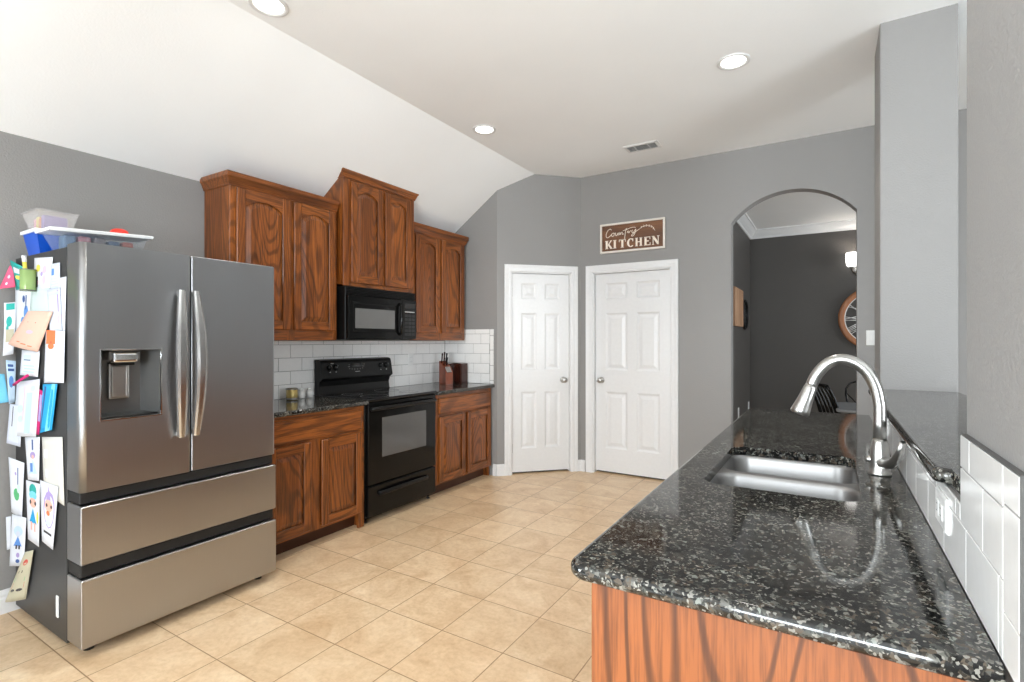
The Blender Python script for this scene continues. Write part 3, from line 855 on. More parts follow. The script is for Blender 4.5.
dp = b.build('dispenser_recess', ld, recalc=False)
for p in dp.data.polygons: pass
b = MB()
b.box(XF - 0.095, XF - 0.030, 1.012, 1.135, 1.262, 1.305, M_DGREY, 0.008, 3); b.box(XF - 0.088, XF - 0.018, 1.024, 1.126, 1.250, 1.300, M_CHROME, 0.014, 4); b.box(XF - 0.080, XF - 0.030, 1.036, 1.114, 1.238, 1.252, M_BLACKM, 0.004, 2); b.build('dispenser_spout', ld)
b = MB()
b.box(XF - 0.092, XF - 0.078, 1.030, 1.112, 1.085, 1.245, M_NICKEL, 0.006, 2); b.box(XF - 0.079, XF - 0.072, 1.040, 1.098, 1.095, 1.235, M_NICKEL, 0.003, 2); b.build('dispenser_paddle', ld)
b = MB(); b.box(XF - 0.095, XF - 0.012, DY0 + 0.008, DY1 - 0.008, DA + 0.004, DA + 0.012, M_BLACKM, 0.002, 1); b.build('drip_tray', ld)
rd = fplain('door', FM + 0.003, FY1, DZ0, DZ1, XF, 0.006, 0.016)
def fhandle(door, yc, bow):
    b = MB(); n = 22
    loops = []
    for i in range(n + 1):
        t = i / n; z = 0.885 + t * (1.594 - 0.885)
        k = math.sin(math.pi * t)
        y = yc + bow * k; x = XF + 0.028 + 0.030 * k
        w = 0.0135 + 0.011 * k; hh = 0.010
        loops.append([(x - hh, y - w, z), (x + hh * 0.6, y - w, z), (x + hh, y - w * 0.5, z), (x + hh, y + w * 0.5, z), (x + hh * 0.6, y + w, z), (x - hh, y + w, z)])
    b.loft(loops, M_HANDLE, smooth=False)
    for z in (0.900, 1.579): b.box(XF - 0.002, XF + 0.026, yc - 0.009, yc + 0.009, z - 0.012, z + 0.012, M_HANDLE, 0.003, 1)
    b.build('door_handle', door)
fhandle(ld, 1.287, -0.012); fhandle(rd, 1.353, 0.012)
fplain('drawer', FY0, FY1, 0.400, 0.648, -2.676, 0.005, 0.005)
fplain('drawer', FY0, FY1, 0.048, 0.338, -2.672, 0.005, 0.005)
b = MB(); b.box(-2.82, -2.700, FY0 + 0.004, FY1 - 0.004, 0.652, 0.702, M_RUBBER, 0.006, 2); b.build('grip_channel', o)
b = MB(); b.box(-2.82, -2.694, FY0 + 0.004, FY1 - 0.004, 0.342, 0.397, M_RUBBER, 0.006, 2); b.build('grip_channel', o)
for yy in (FY0 + 0.06, FY1 - 0.05):
    b = MB(); b.lathe([(0.02, 0), (0.02, 0.016), (0.01, 0.02), (0.01, 0.05)], (-2.77, yy, 0), M_RUBBER, 14); b.build('foot', o)
    b = MB(); b.lathe([(0.02, 0), (0.02, 0.016), (0.01, 0.02), (0.01, 0.05)], (-3.40, yy, 0), M_RUBBER, 14); b.build('foot', o)
    b = MB(); b.box(-2.90, -2.74, yy - 0.035, yy + 0.035, 1.760, 1.775, M_BLACKM, 0.005, 2); b.build('hinge_cover', o)

# ================================================================= peninsula
PX0, PX1, PY0, PY1 = -0.446, 0.199, 0.922, 3.68
o = thing('base_cabinet', 'oak peninsula cabinet under the granite sink counter, its plain end panel facing us', 'cabinet', (-0.1, 2.3, 0))
b = MB(); b.box(-0.385, 0.1995, 0.978, 1.610, 0.10, 0.8805, M_WV); b.box(-0.385, 0.1995, 2.36, 3.64, 0.10, 0.8805, M_WV); b.box(-0.385, 0.1995, 1.610, 2.36, 0.10, 0.66, M_WV); b.box(-0.385, -0.378, 1.610, 2.36, 0.66, 0.8805, M_WV); b.box(-0.31, 0.1995, 1.0, 3.62, 0.0, 0.1, M_TOE)
bb_ = b
# the sink bowls sink into the body: leave it open on top
o_body = b.build('body', o)
b = MB(); b.box(-0.404, 0.1995, 0.958, 0.978, 0.0, 0.8805, M_WEND, 0.003, 2); b.build('end_panel', o)
b = MB()
def pdoor(y0, y1, z0, z1):
    x = -0.386
    L = [[(x - d, y0 + i, z0 + i), (x - d, y1 - i, z0 + i), (x - d, y1 - i, z1 - i), (x - d, y0 + i, z1 - i)] for i, d in ((0, 0), (0, 0.014), (0.004, 0.018), (0.05, 0.018), (0.055, 0.009), (0.09, 0.017))]
    q = MB(); q.loft(L, M_WV); q.build('door', o)
b.bm.free()
y = 1.02
while y < 3.5:
    pdoor(y, y + 0.40, 0.12, 0.70)
    q = MB(); q.box(-0.404, -0.386, y, y + 0.40, 0.72, 0.86, M_WH, 0.004, 1); q.build('drawer_front', o)
    y += 0.435

SX0, SX1, SY0, SY1 = -0.338, 0.078, 1.665, 2.305
hole = rrect(SX0, SX1, SY0, SY1, 0.055, 8)
def pen_out(i):
    return rrect(PX0 + i, PX1 - 0.0005, PY0 + i, PY1 - i, 0.040 - i * 0.5, 8, (1, 0.06, 0.06, 1))
b = MB(); slab_edge(b, pen_out, 0.8812, 0.914, M_GRAN, [hole])
tag(b.build('countertop'), 'dark green-black granite peninsula countertop with the sink cut into it', 'countertop')

o = thing('sink', 'stainless double bowl undermount sink in the granite peninsula', 'sink', (-0.145, 2.07, 0.70))
b = MB()
bo = []
split = 1.995
for y0, y1 in ((SY0 - 0.004, split - 0.014), (split + 0.014, SY1 + 0.004)):
    x0, x1 = SX0 - 0.004, SX1 + 0.004
    rim = rrect(x0, x1, y0, y1, 0.07, 8); bo.append(rim)
    seq = [(0.0, 0.880, 0.07), (0.004, 0.876, 0.068), (0.008, 0.866, 0.066), (0.014, 0.78, 0.062), (0.018, 0.735, 0.058), (0.028, 0.715, 0.052), (0.046, 0.704, 0.040), (0.07, 0.700, 0.03)]
    q = MB()
    q.loft([[(x, y, z) for x, y in rrect(x0 + i, x1 - i, y0 + i, y1 - i, r, 8)] for i, z, r in seq], M_SINK, False, True, True)
    bowl = q.build('bowl', o)
    q = MB(); q.lathe([(0.045, 0.0005), (0.043, 0.004), (0.034, 0.004), (0.030, 0.0005)], ((x0 + x1) / 2, (y0 + y1) / 2, 0.7), M_CHROME, 24, 2, cap0=False); q.build('drain', bowl)
b.ring_fill(rrect(SX0 - 0.025, SX1 + 0.025, SY0 - 0.025, SY1 + 0.025, 0.07, 8), bo, 0.880, M_SINK)
b.build('rim', o)

o = thing('faucet', 'brushed nickel gooseneck pull-down faucet behind the sink', 'faucet', (0.140, 2.065, 0.914))
fx, fy = 0.140, 2.065
b = MB(); b.lathe([(0.0, 0.0), (0.033, 0.0), (0.033, 0.006), (0.029, 0.012), (0.028, 0.03), (0.027, 0.075), (0.022, 0.105), (0.0195, 0.115)], (fx, fy, 0.9142), M_NICKEL, 28); b.build('base', o)
cx, cz, rad = fx - 0.093, 1.200, 0.093
pth = [(fx, fy, 1.02), (fx, fy, 1.08), (fx, fy, 1.135)]
ctl = [(fx, fy, 1.10), (fx, fy, 1.136), (0.127, fy, 1.204), (0.096, fy, 1.259), (0.047, fy, 1.286), (0.001, fy, 1.276), (-0.033, fy, 1.239), (-0.054, fy, 1.193), (-0.077, fy, 1.118)]
for i in range(1, len(ctl) - 2):
    p0, p1, p2, p3 = ctl[i - 1:i + 3]
    for k in range(1, 7):
        t = k / 6
        pth.append(tuple(0.5 * (2 * q1 + (q2 - q0) * t + (2 * q0 - 5 * q1 + 4 * q2 - q3) * t * t + (3 * q1 - q0 - 3 * q2 + q3) * t ** 3) for q0, q1, q2, q3 in zip(p0, p1, p2, p3)))
b = MB(); b.tube(pth, 0.0185, M_NICKEL, 20); b.build('spout', o)
e = Vector(pth[-1]); dv = (Vector(pth[-1]) - Vector(pth[-2])).normalized()
b = MB(); b.tube([e - dv * 0.004, e + dv * 0.004, e + dv * 0.006, e + dv * 0.05, e + dv * 0.085, e + dv * 0.100, e + dv * 0.104], [0.0185, 0.0195, 0.0205, 0.024, 0.029, 0.031, 0.027], M_NICKEL, 20); sh = b.build('spray_head', o)
b = MB(); b.tube([e + dv * 0.100, e + dv * 0.106], [0.024, 0.022], M_BLACKM, 16); b.build('nozzle', sh)
b = MB()
b.tube([(fx + 0.010, fy - 0.018, 0.958), (fx + 0.012, fy - 0.045, 0.957), (fx + 0.018, fy - 0.075, 0.962), (fx + 0.030, fy - 0.105, 0.982), (fx + 0.040, fy - 0.130, 1.012), (fx + 0.047, fy - 0.148, 1.048)],
       [0.020, 0.020, 0.017, 0.014, 0.011, 0.008], M_NICKEL, 16, flat=(0.8, 1.1)); b.build('lever', o)
b = MB(); b.lathe([(0.011, -0.038), (0.011, -0.024), (0.010, -0.02)], (fx, fy, 0.960), M_NICKEL, 14, 0); b.build('pivot_cap', o)

# raised bar top on the half wall
b = MB()
def bar_out(i):
    x0, x1, y0, y1 = 0.178 + i, 0.56 - i, 1.222, 3.374
    pts = []
    for k in range(9):
        a = R(180 + 90 * k / 8); r = 0.022
        pts.append((x0 + r + r * math.cos(a), 1.335 + i + r + r * math.sin(a)))
    pts += [(0.209, 1.335 + i), (0.209, y0 + 0.0005), (x1, y0 + 0.0005), (x1, y1), (x0, y1)]
    return pts
slab_edge(b, bar_out, 1.0605, 1.092, M_GRAN)
tag(b.build('bar_top'), 'raised dark granite bar top on the half wall behind the faucet', 'countertop')

def plate(name, label, cat, kind, origin, rotz, w=0.072, h=0.116, gang=1, group=None):
    o = thing(name, label, cat, origin, rotz, group)
    b = MB(); L = []
    for i, d in ((0, 0), (0, -0.003), (0.004, -0.006), (0.006, -0.006)):
        L.append([(-w / 2 + i, d, -h / 2 + i), (w / 2 - i, d, -h / 2 + i), (w / 2 - i, d, h / 2 - i), (-w / 2 + i, d, h / 2 - i)])
    b.loft(L, M_WPLAS); b.build('cover_plate', o, local=True)
    if kind == 'switch':
        b = MB(); b.box(-0.016, 0.016, -0.009, -0.005, -0.033, 0.033, M_WPLAS, 0.002, 1); b.build('rocker', o, local=True)
    else:
        for q in (-0.02, 0.02):
            b = MB()
            def sb(u0, u1, d0, d1, v0, v1, m, bev=0.0):
                if w > h: b.box(q + v0, q + v1, d0, d1, u0, u1, m, bev, 1)
                else: b.box(u0, u1, d0, d1, q + v0, q + v1, m, bev, 1)
            sb(-0.016, 0.016, -0.0085, -0.005, -0.014, 0.014, M_WPLAS, 0.003)
            sb(-0.008, -0.0065, -0.0088, -0.008, -0.005, 0.005, M_MARK2); sb(0.0065, 0.008, -0.0088, -0.008, -0.005, 0.005, M_MARK2)
            b.build('socket', o, local=True)
    return o
plate('light_switch', 'white light switch on the grey wall right of the arch', 'switch', 'switch', (0.282, YB, 1.372), 0, 0.07, 0.118)
plate('power_outlet', 'white outlet on the tile splash at the near end of the bar', 'outlet', 'outlet', (0.2, 1.368, 1.003), R(-90), 0.116, 0.070)
plate('power_outlet', 'white outlet on the tile splash just right of the faucet lever', 'outlet', 'outlet', (0.2, 2.62, 1.003), R(-90), 0.116, 0.070)
plate('power_outlet', 'white outlet low on the dining wall, nearer the arch', 'outlet', 'outlet', (DX, 6.19, 0.548), R(90), 0.072, 0.116)
plate('power_outlet', 'white outlet low on the dining wall, nearer the far corner', 'outlet', 'outlet', (DX, 7.03, 0.53), R(90), 0.072, 0.116)
plate('power_outlet', 'white outlet on the backsplash between the range and knife block', 'outlet', 'outlet', (XW + 0.008, 3.78, 1.165), R(90), 0.072, 0.116)

# ================================================================= ceiling fixtures
CANS = [(-2.405, 1.575, 'recessed ceiling light nearest the refrigerator, cut by the top edge of the photo'),
        (-2.353, 3.409, 'recessed ceiling light near the ceiling crease above the range'),
        (-0.495, 3.368, 'recessed ceiling light above the peninsula, left of the grey post')]
M_RING = plain('can_trim_white', srgb(222, 221, 219), 0.4)
def can(x, y, label):
    o = thing('recessed_light', label, 'ceiling light', (x, y, ZC), 0, 'recessed ceiling lights')
    b = MB(); b.lathe([(0.095, 0.0), (0.094, -0.005), (0.088, -0.008), (0.076, -0.006), (0.070, -0.002), (0.070, 0.0)], (x, y, ZC), M_RING, 36, cap0=False, cap1=False); b.build('trim_ring', o)
    b = MB(); b.lathe([(0.0, -0.004), (0.045, -0.0035), (0.072, -0.0015), (0.072, -0.0005), (0.0, -0.0005)], (x, y, ZC), M_LENS, 32, cap0=False, cap1=False); b.build('lens', o)
    l = area('can_light', (x, y, ZC - 0.012), (0, 0, 0), 0.14, 0.14, CAN_W, (1.0, 0.96, 0.90), 'DISK', 110); l.visible_camera = True
    return o
CAN_W = 5.5
for x, y, t in CANS: can(x, y, t)

o = thing('air_vent', 'white ceiling air vent with dark louvres near the back wall', 'vent', (-1.388, 4.43, ZC))
b = MB()
x0, x1, y0, y1 = -1.535, -1.240, 4.342, 4.515
L = [[(x0 + i, y0 + i, z), (x1 - i, y0 + i, z), (x1 - i, y1 - i, z), (x0 + i, y1 - i, z)] for i, z in ((0, ZC), (0.002, ZC - 0.006), (0.024, ZC - 0.009), (0.026, ZC - 0.001))]
b.loft(L, M_RING, False, False); b.build('frame', o)
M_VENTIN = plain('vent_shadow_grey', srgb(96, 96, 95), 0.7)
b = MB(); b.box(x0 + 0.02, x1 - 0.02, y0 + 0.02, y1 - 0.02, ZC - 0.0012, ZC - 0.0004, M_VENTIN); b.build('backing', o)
b = MB()
for i in range(7):
    yy = y0 + 0.034 + i * 0.0175
    b.hexa([(x0 + 0.026, yy, ZC - 0.008), (x1 - 0.026, yy, ZC - 0.008), (x1 - 0.026, yy + 0.002, ZC - 0.008), (x0 + 0.026, yy + 0.002, ZC - 0.008),
            (x0 + 0.026, yy + 0.008, ZC - 0.0015), (x1 - 0.026, yy + 0.008, ZC - 0.0015), (x1 - 0.026, yy + 0.010, ZC - 0.0015), (x0 + 0.026, yy + 0.010, ZC - 0.0015)], M_RING)
for xx in (x0 + 0.088, x1 - 0.09): b.box(xx - 0.003, xx + 0.003, y0 + 0.024, y1 - 0.024, ZC - 0.009, ZC - 0.001, M_RING)
b.build('louvre_grille', o)

# ================================================================= wooden sign over the door
M_SIGNW = wood('sign_brown_boards', 0, srgb(132, 88, 56), srgb(104, 66, 40), srgb(60, 36, 22), 8.0, 3.0, 0.5, 0.6, 0.4)
M_SIGNF = plain('whitewashed_frame', srgb(226, 219, 210), 0.5)
M_INK = plain('cream_lettering', srgb(250, 238, 222), 0.5)
SX, SZ0, SZ1 = (-1.975, -1.324), 2.226, 2.519
ys = YB - 0.022
o = thing('wall_sign', 'framed brown wooden sign reading Country KITCHEN above the wide door', 'sign', (-1.65, YB, 2.37))
b = MB(); b.box(SX[0] + 0.008, SX[1] - 0.008, ys + 0.006, YB - 0.0005, SZ0 + 0.008, SZ1 - 0.008, M_SIGNW); b.build('board', o)
b = MB(); fw = 0.019
for a, c, za, zb in ((SX[0], SX[1], SZ0, SZ0 + fw), (SX[0], SX[1], SZ1 - fw, SZ1), (SX[0], SX[0] + fw, SZ0 + fw, SZ1 - fw), (SX[1] - fw, SX[1], SZ0 + fw, SZ1 - fw)):
    b.box(a, c, ys - 0.006, YB - 0.0005, za, zb, M_SIGNF, 0.002, 1)
b.build('frame', o)
b = MB()
yl0, yl1 = ys + 0.0035, ys + 0.0065
def ink(poly): b.prism([(-1.652 + (x + 1.643) * 0.94, z) for x, z in poly], 1, yl0, yl1, M_INK)
def bar(x0, z0, x1, z1, w):
    d = Vector((x1 - x0, z1 - z0)).normalized(); n = Vector((-d.y, d.x)) * w / 2
    ink([(x0 + n.x, z0 + n.y), (x0 - n.x, z0 - n.y), (x1 - n.x, z1 - n.y), (x1 + n.x, z1 + n.y)])
def rect(x0, x1, z0, z1): ink([(x0, z0), (x1, z0), (x1, z1), (x0, z1)])
H0, H1 = 2.268, 2.352
hh = H1 - H0
def stem(x, w=0.022, serif=0.007):
    rect(x, x + w, H0, H1); rect(x - serif, x + w + serif, H0, H0 + 0.006); rect(x - serif, x + w + serif, H1 - 0.006, H1)
px = -1.925
stem(px); bar(px + 0.025, H0 + hh * 0.45, px + 0.060, H1 - 0.003, 0.010); bar(px + 0.030, H0 + hh * 0.55, px + 0.062, H0 + 0.003, 0.020); rect(px + 0.047, px + 0.075, H0, H0 + 0.006); rect(px + 0.045, px + 0.070, H1 - 0.006, H1)
px = -1.835; stem(px)
px = -1.752; stem(px, 0.022, 0.006); rect(px - 0.026, px + 0.048, H1 - 0.009, H1); rect(px - 0.026, px - 0.020, H1 - 0.026, H1); rect(px + 0.042, px + 0.048, H1 - 0.026, H1)
px = -1.690         # C
def arcpoly(cx, cz, rx, rz, w, a0, a1, n=14):
    o_, i_ = [], []
    for k in range(n + 1):
        a = R(a0 + (a1 - a0) * k / n)
        o_.append((cx + rx * math.cos(a), cz + rz * math.sin(a))); i_.append((cx + (rx - w[0]) * math.cos(a), cz + (rz - w[1]) * math.sin(a)))
    for k in range(n): ink([o_[k], o_[k + 1], i_[k + 1], i_[k]])
arcpoly(px + 0.040, (H0 + H1) / 2, 0.040, hh / 2 + 0.001, (0.022, 0.008), 45, 315); rect(px + 0.058, px + 0.066, H1 - 0.030, H1 - 0.002)
px = -1.598; stem(px, 0.020, 0.005); stem(px + 0.045, 0.020, 0.005); rect(px + 0.02, px + 0.045, H0 + hh * 0.46, H0 + hh * 0.56)
px = -1.505; stem(px, 0.022, 0.005); rect(px + 0.022, px + 0.060, H1 - 0.008, H1); rect(px + 0.022, px + 0.062, H0, H0 + 0.008); rect(px + 0.022, px + 0.045, H0 + hh * 0.45, H0 + hh * 0.55); rect(px + 0.053, px + 0.060, H1 - 0.026, H1); rect(px + 0.055, px + 0.062, H0, H0 + 0.026)
px = -1.420; rect(px, px + 0.008, H0, H1); rect(px - 0.007, px + 0.015, H0, H0 + 0.006); bar(px + 0.004, H1 - 0.004, px + 0.056, H0 + 0.006, 0.022); rect(px + 0.052, px + 0.060, H0, H1); rect(px + 0.044, px + 0.068, H1 - 0.006, H1); rect(px - 0.010, px + 0.012, H1 - 0.006, H1)
b.build('block_lettering', o)
b = MB()
ym = ys + 0.005
def script(pts, r=0.0028):
    P = []
    for i in range(len(pts) - 1):
        p0 = pts[max(0, i - 1)]; p1 = pts[i]; p2 = pts[i + 1]; p3 = pts[min(len(pts) - 1, i + 2)]
        for k in range(5):
            t = k / 5
            P.append(tuple(0.5 * (2 * q1 + (q2 - q0) * t + (2 * q0 - 5 * q1 + 4 * q2 - q3) * t * t + (3 * q1 - q0 - 3 * q2 + q3) * t ** 3) for q0, q1, q2, q3 in zip(p0, p1, p2, p3)))
    P.append(pts[-1])
    b.tube([(x, ym, z) for x, z in P], r, M_INK, 6)
X0, Z0 = -1.915, 2.380
S = lambda L: [(X0 + u * 0.0122, Z0 + v * 0.0118) for u, v in L]
script(S([(4.6, 6.3), (4.0, 7.2), (2.0, 6.6), (0.4, 3.8), (0.2, 1.2), (1.6, 0.2), (3.8, 1.6), (5.2, 3.0)]), 0.0032)            # C
script(S([(6.6, 3.6), (5.2, 3.3), (4.8, 1.6), (6.0, 0.9), (7.2, 2.2), (6.6, 3.6), (8.2, 3.0)]))                                   # o
script(S([(8.4, 3.8), (8.2, 1.8), (9.2, 1.2), (10.6, 3.6), (10.4, 1.8), (11.2, 1.6)]))                                            # u
script(S([(11.6, 1.6), (12.0, 3.8), (12.2, 1.8), (13.4, 3.6), (14.0, 3.2), (14.0, 1.6), (15.2, 2.2)]))                           # n
script(S([(17.4, 6.6), (16.6, 3.4), (15.9, -2.4)]), 0.0034); script(S([(14.4, 4.6), (17.5, 5.4), (21.6, 6.6), (25.0, 6.4)]))      # t
script(S([(18.0, 2.4), (18.8, 4.2), (19.4, 2.2), (20.6, 4.0), (21.6, 3.6)]))                                                       # r
script(S([(22.4, 4.6), (22.0, 2.6), (23.0, 2.2), (25.2, 5.0), (24.2, 1.0), (22.4, -0.6), (21.6, 0.2), (24.4, 2.4), (28.0, 4.6)]))  # y
script(S([(28.0, 4.6), (31.0, 6.4), (35.0, 6.6), (38.6, 5.0), (40.6, 2.0)]), 0.0018)                                             # arrow shaft
for u, v in ((30.0, 5.9), (32.0, 6.6), (34.2, 6.8), (36.4, 6.3), (38.2, 5.4), (39.6, 4.0)):
    script(S([(u - 0.7, v + 0.9), (u, v), (u - 0.9, v - 0.8)]), 0.0022)
b.build('script_lettering', o)

# ================================================================= things on the counters
o = thing('candle', 'small candle in a brass-toned glass jar on the left counter', 'candle', (-3.36, 2.385, 0.914))
cx, cy = -3.36, 2.385
M_BRASS = plain('gold_wax_glass', srgb(170, 150, 92), 0.22, 0.35)
b = MB(); b.lathe([(0.0, 0.001), (0.036, 0.001), (0.040, 0.006), (0.040, 0.085), (0.037, 0.085), (0.037, 0.075), (0.0, 0.075)], (cx, cy, 0.914), M_BRASS, 28, cap0=False, cap1=False); b.build('jar', o)
b = MB(); b.lathe([(0.0412, 0.004), (0.0412, 0.018), (0.040, 0.018)], (cx, cy, 0.914), M_DGREY, 28, cap0=False, cap1=False); b.build('metal_band', o); b = MB(); b.lathe([(0.0415, 0.078), (0.0415, 0.087), (0.037, 0.087)], (cx, cy, 0.914), M_DGREY, 28, cap0=False, cap1=False); b.build('metal_band', o)
for i, (sx_, sy_) in enumerate(((-3.40, 2.497), (-3.395, 2.563))):
    o = thing('shaker', ('white ceramic shaker standing right beside the candle', 'white ceramic shaker nearest the range on the left counter')[i], 'shaker', (sx_, sy_, 0.914), 0, 'white shakers')
    b = MB(); b.lathe([(0.0, 0.0008), (0.021, 0.0008), (0.023, 0.004), (0.024, 0.03), (0.019, 0.058)], (sx_, sy_, 0.914), M_WPLAS, 20, cap0=False); b.build('body', o)
    b = MB(); b.lathe([(0.0195, 0.0585), (0.019, 0.068), (0.012, 0.076), (0.0, 0.078)], (sx_, sy_, 0.914), M_WPLAS, 20); b.build('cap', o)

M_BLOCK = wood('knife_block_red_wood', 2, srgb(150, 76, 44), srgb(122, 56, 30), srgb(60, 24, 12), 6.0, 3.0, 0.4)
M_BOARD = wood('dark_bread_box_wood', 2, srgb(72, 34, 24), srgb(54, 24, 17), srgb(26, 10, 7), 6.0, 3.0, 0.5, 0.25)
# knife block, leaning back toward the corner
kx, ky = -3.262, 4.055
o = thing('knife_block', 'reddish wooden knife block with dark handled knives on the right counter', 'knife block', (kx, ky, 0.914), R(-18))
b = MB()
pf = [(-0.065, 0.001), (0.055, 0.001), (0.055, 0.120), (0.020, 0.172), (-0.065, 0.232)]
b.prism([(x, z) for x, z in pf], 1, -0.042, 0.042, M_BLOCK); b.build('block', o, local=True)
b = MB(); b.prism([(0.0562, 0.121), (0.0570, 0.123), (0.0215, 0.176), (0.0205, 0.174)], 1, -0.030, 0.030, M_CHROME); b.build('metal_plate', o, local=True)
dk = Vector((0.58, 0, 0.815)).normalized()
for u, v, L_ in ((-0.045, -0.026, 0.105), (-0.045, 0.0, 0.118), (-0.045, 0.026, 0.105), (-0.010, -0.022, 0.085), (-0.010, 0.010, 0.09)):
    p = Vector((u, v, 0.232 - (u + 0.065) * 0.706 - 0.012)); q = p + Vector((0.16, 0, 0.99)) * L_
    b = MB(); b.tube([p, p + (q - p) * 0.2, p + (q - p) * 0.6, q - (q - p) * 0.06, q], [0.008, 0.009, 0.008, 0.0105, 0.006], M_BLACKM if v > 0 else M_BOARD, 10, flat=(1.2, 0.7)); b.build('knife_handle', o, local=True)
# arched dark wooden bread board / box beside the block
o = thing('bread_box', 'dark brown wooden box with an arched top behind the knife block', 'box', (-3.215, 4.22, 0.914), R(0))
b = MB()
pts = [(-0.125, 0.0), (0.050, 0.0), (0.050, 0.200)] + [(0.050 - 0.175 * t, 0.200 + 0.030 * math.sin(math.pi * (0.25 + 0.6 * t)) - 0.0212) for t in [i / 10 for i in range(11)]]
b.prism([(x, z + 0.001) for x, z in pts], 1, -0.040, 0.060, M_BOARD); b.build('body', o, local=True)
b = MB(); b.box(-0.115, 0.040, -0.044, -0.040, 0.02, 0.185, M_BOARD, 0.002, 1); b.build('front_lid', o, local=True)

# ================================================================= on top of the refrigerator
ZF = 1.761
M_BINC = clear('clear_bin_plastic', srgb(214, 226, 238), 0.15)
M_LID = plain('white_lid', srgb(244, 245, 246), 0.35)
o = thing('storage_bin', 'clear plastic bin with white lid on top of the refrigerator', 'bin', (-3.09, 1.10, ZF))
def tilt(y): return 1.868 + (y - 0.90) * 0.062
b = MB()
def ringz(x0, x1, y0, y1, zf): return [(x0, y0, zf(y0)), (x1, y0, zf(y0)), (x1, y1, zf(y1)), (x0, y1, zf(y1))]
flat_ = lambda z: (lambda y: z)
b.loft([ringz(-3.135, -3.055, 0.955, 1.270, flat_(ZF + 0.002)), ringz(-3.165, -3.038, 0.920, 1.300, lambda y: tilt(y) - 0.022), ringz(-3.175, -3.028, 0.912, 1.308, lambda y: tilt(y) - 0.012)], M_BINC, True, False)
b.build('tub', o)
b = MB()
b.loft([ringz(-3.188, -3.015, 0.898, 1.320, lambda y: tilt(y) - 0.014), ringz(-3.190, -3.012, 0.895, 1.323, lambda y: tilt(y) - 0.002), ringz(-3.184, -3.018, 0.901, 1.317, lambda y: tilt(y) + 0.002),
        ringz(-3.172, -3.030, 0.913, 1.305, lambda y: tilt(y) - 0.001)], M_LID); b.build('lid', o)
cols = [srgb(96, 120, 150), srgb(176, 120, 130), srgb(120, 110, 112), srgb(80, 96, 120), srgb(150, 84, 70)]
for i in range(5):
    y0 = 0.962 + i * 0.060
    mm = plain('bin_content_%d' % i, cols[i], 0.6)
    b = MB(); b.box(-3.128, -3.062, y0 + 0.002, y0 + 0.052, ZF + 0.006, ZF + 0.088 + 0.005 * (i % 3), mm, 0.010, 2)
    tag(b.build('craft_packet'), ('slate blue packet at the near end inside the clear bin', 'dusty pink packet inside the clear bin, second from the near end', 'grey packet in the middle of the clear bin',
        'dark blue packet inside the clear bin, fourth from the near end', 'rust brown packet at the far end inside the clear bin')[i], 'packet', 'packets in the clear bin')
M_BLUE = plain('blue_plastic', srgb(10, 84, 200), 0.35)
o = thing('storage_bin', 'bright blue plastic bin on the refrigerator, behind the clear bin', 'bin', (-3.29, 1.03, ZF))
b = MB()
b.loft([ringz(-3.365, -3.215, 0.925, 1.130, flat_(ZF + 0.001)), ringz(-3.385, -3.205, 0.908, 1.150, flat_(1.872)), ringz(-3.380, -3.210, 0.913, 1.145, flat_(1.872)), ringz(-3.361, -3.219, 0.929, 1.126, flat_(ZF + 0.005))], M_BLUE); b.build('tub', o)
b = MB(); b.loft([ringz(-3.395, -3.198, 0.900, 1.158, flat_(1.868)), ringz(-3.395, -3.198, 0.900, 1.158, flat_(1.884)), ringz(-3.386, -3.206, 0.908, 1.150, flat_(1.886))], M_LID); b.build('lid', o)
M_TUBC = clear('clear_tub_plastic', srgb(236, 232, 230), 0.22)
o = thing('snack_tub', 'small clear tub of snack packets standing on the blue bin', 'tub', (-3.32, 1.0, 1.887))
b = MB(); b.loft([ringz(-3.390, -3.245, 0.935, 1.055, flat_(1.888)), ringz(-3.420, -3.225, 0.915, 1.075, flat_(1.975)), ringz(-3.414, -3.231, 0.921, 1.069, flat_(1.975)), ringz(-3.386, -3.249, 0.939, 1.051, flat_(1.891))], M_TUBC); b.build('tub', o)
b = MB(); b.loft([ringz(-3.424, -3.221, 0.911, 1.079, flat_(1.9755)), ringz(-3.424, -3.221, 0.911, 1.079, flat_(1.984)), ringz(-3.415, -3.230, 0.920, 1.070, flat_(1.986))], M_TUBC); b.build('lid', o)
sc_ = [('pink', srgb(226, 160, 176)), ('yellow', srgb(220, 196, 90)), ('orange', srgb(216, 130, 60)), ('violet', srgb(120, 96, 160))]
for i, (nm, c) in enumerate(sc_):
    mm = plain('snack_' + nm, c, 0.5)
    x0 = -3.384 + i * 0.033
    b = MB(); b.box(x0, x0 + 0.029, 0.946, 1.044, 1.892, 1.955 + 0.008 * (i % 2), mm, 0.008, 2)
    tag(b.build('snack_packet'), nm + ' snack packet inside the small clear tub', 'packet', 'snack packets in the tub')
M_RED = plain('red_plastic', srgb(224, 50, 34), 0.35)
b = MB(); b.lathe([(0.040, 0.0), (0.042, 0.005), (0.036, 0.022), (0.022, 0.030), (0.0, 0.031)], (-3.105, 1.205, tilt(1.205) + 0.004), M_RED, 24)
tag(b.build('bowl'), 'small red bowl upside down on the white bin lid', 'bowl')

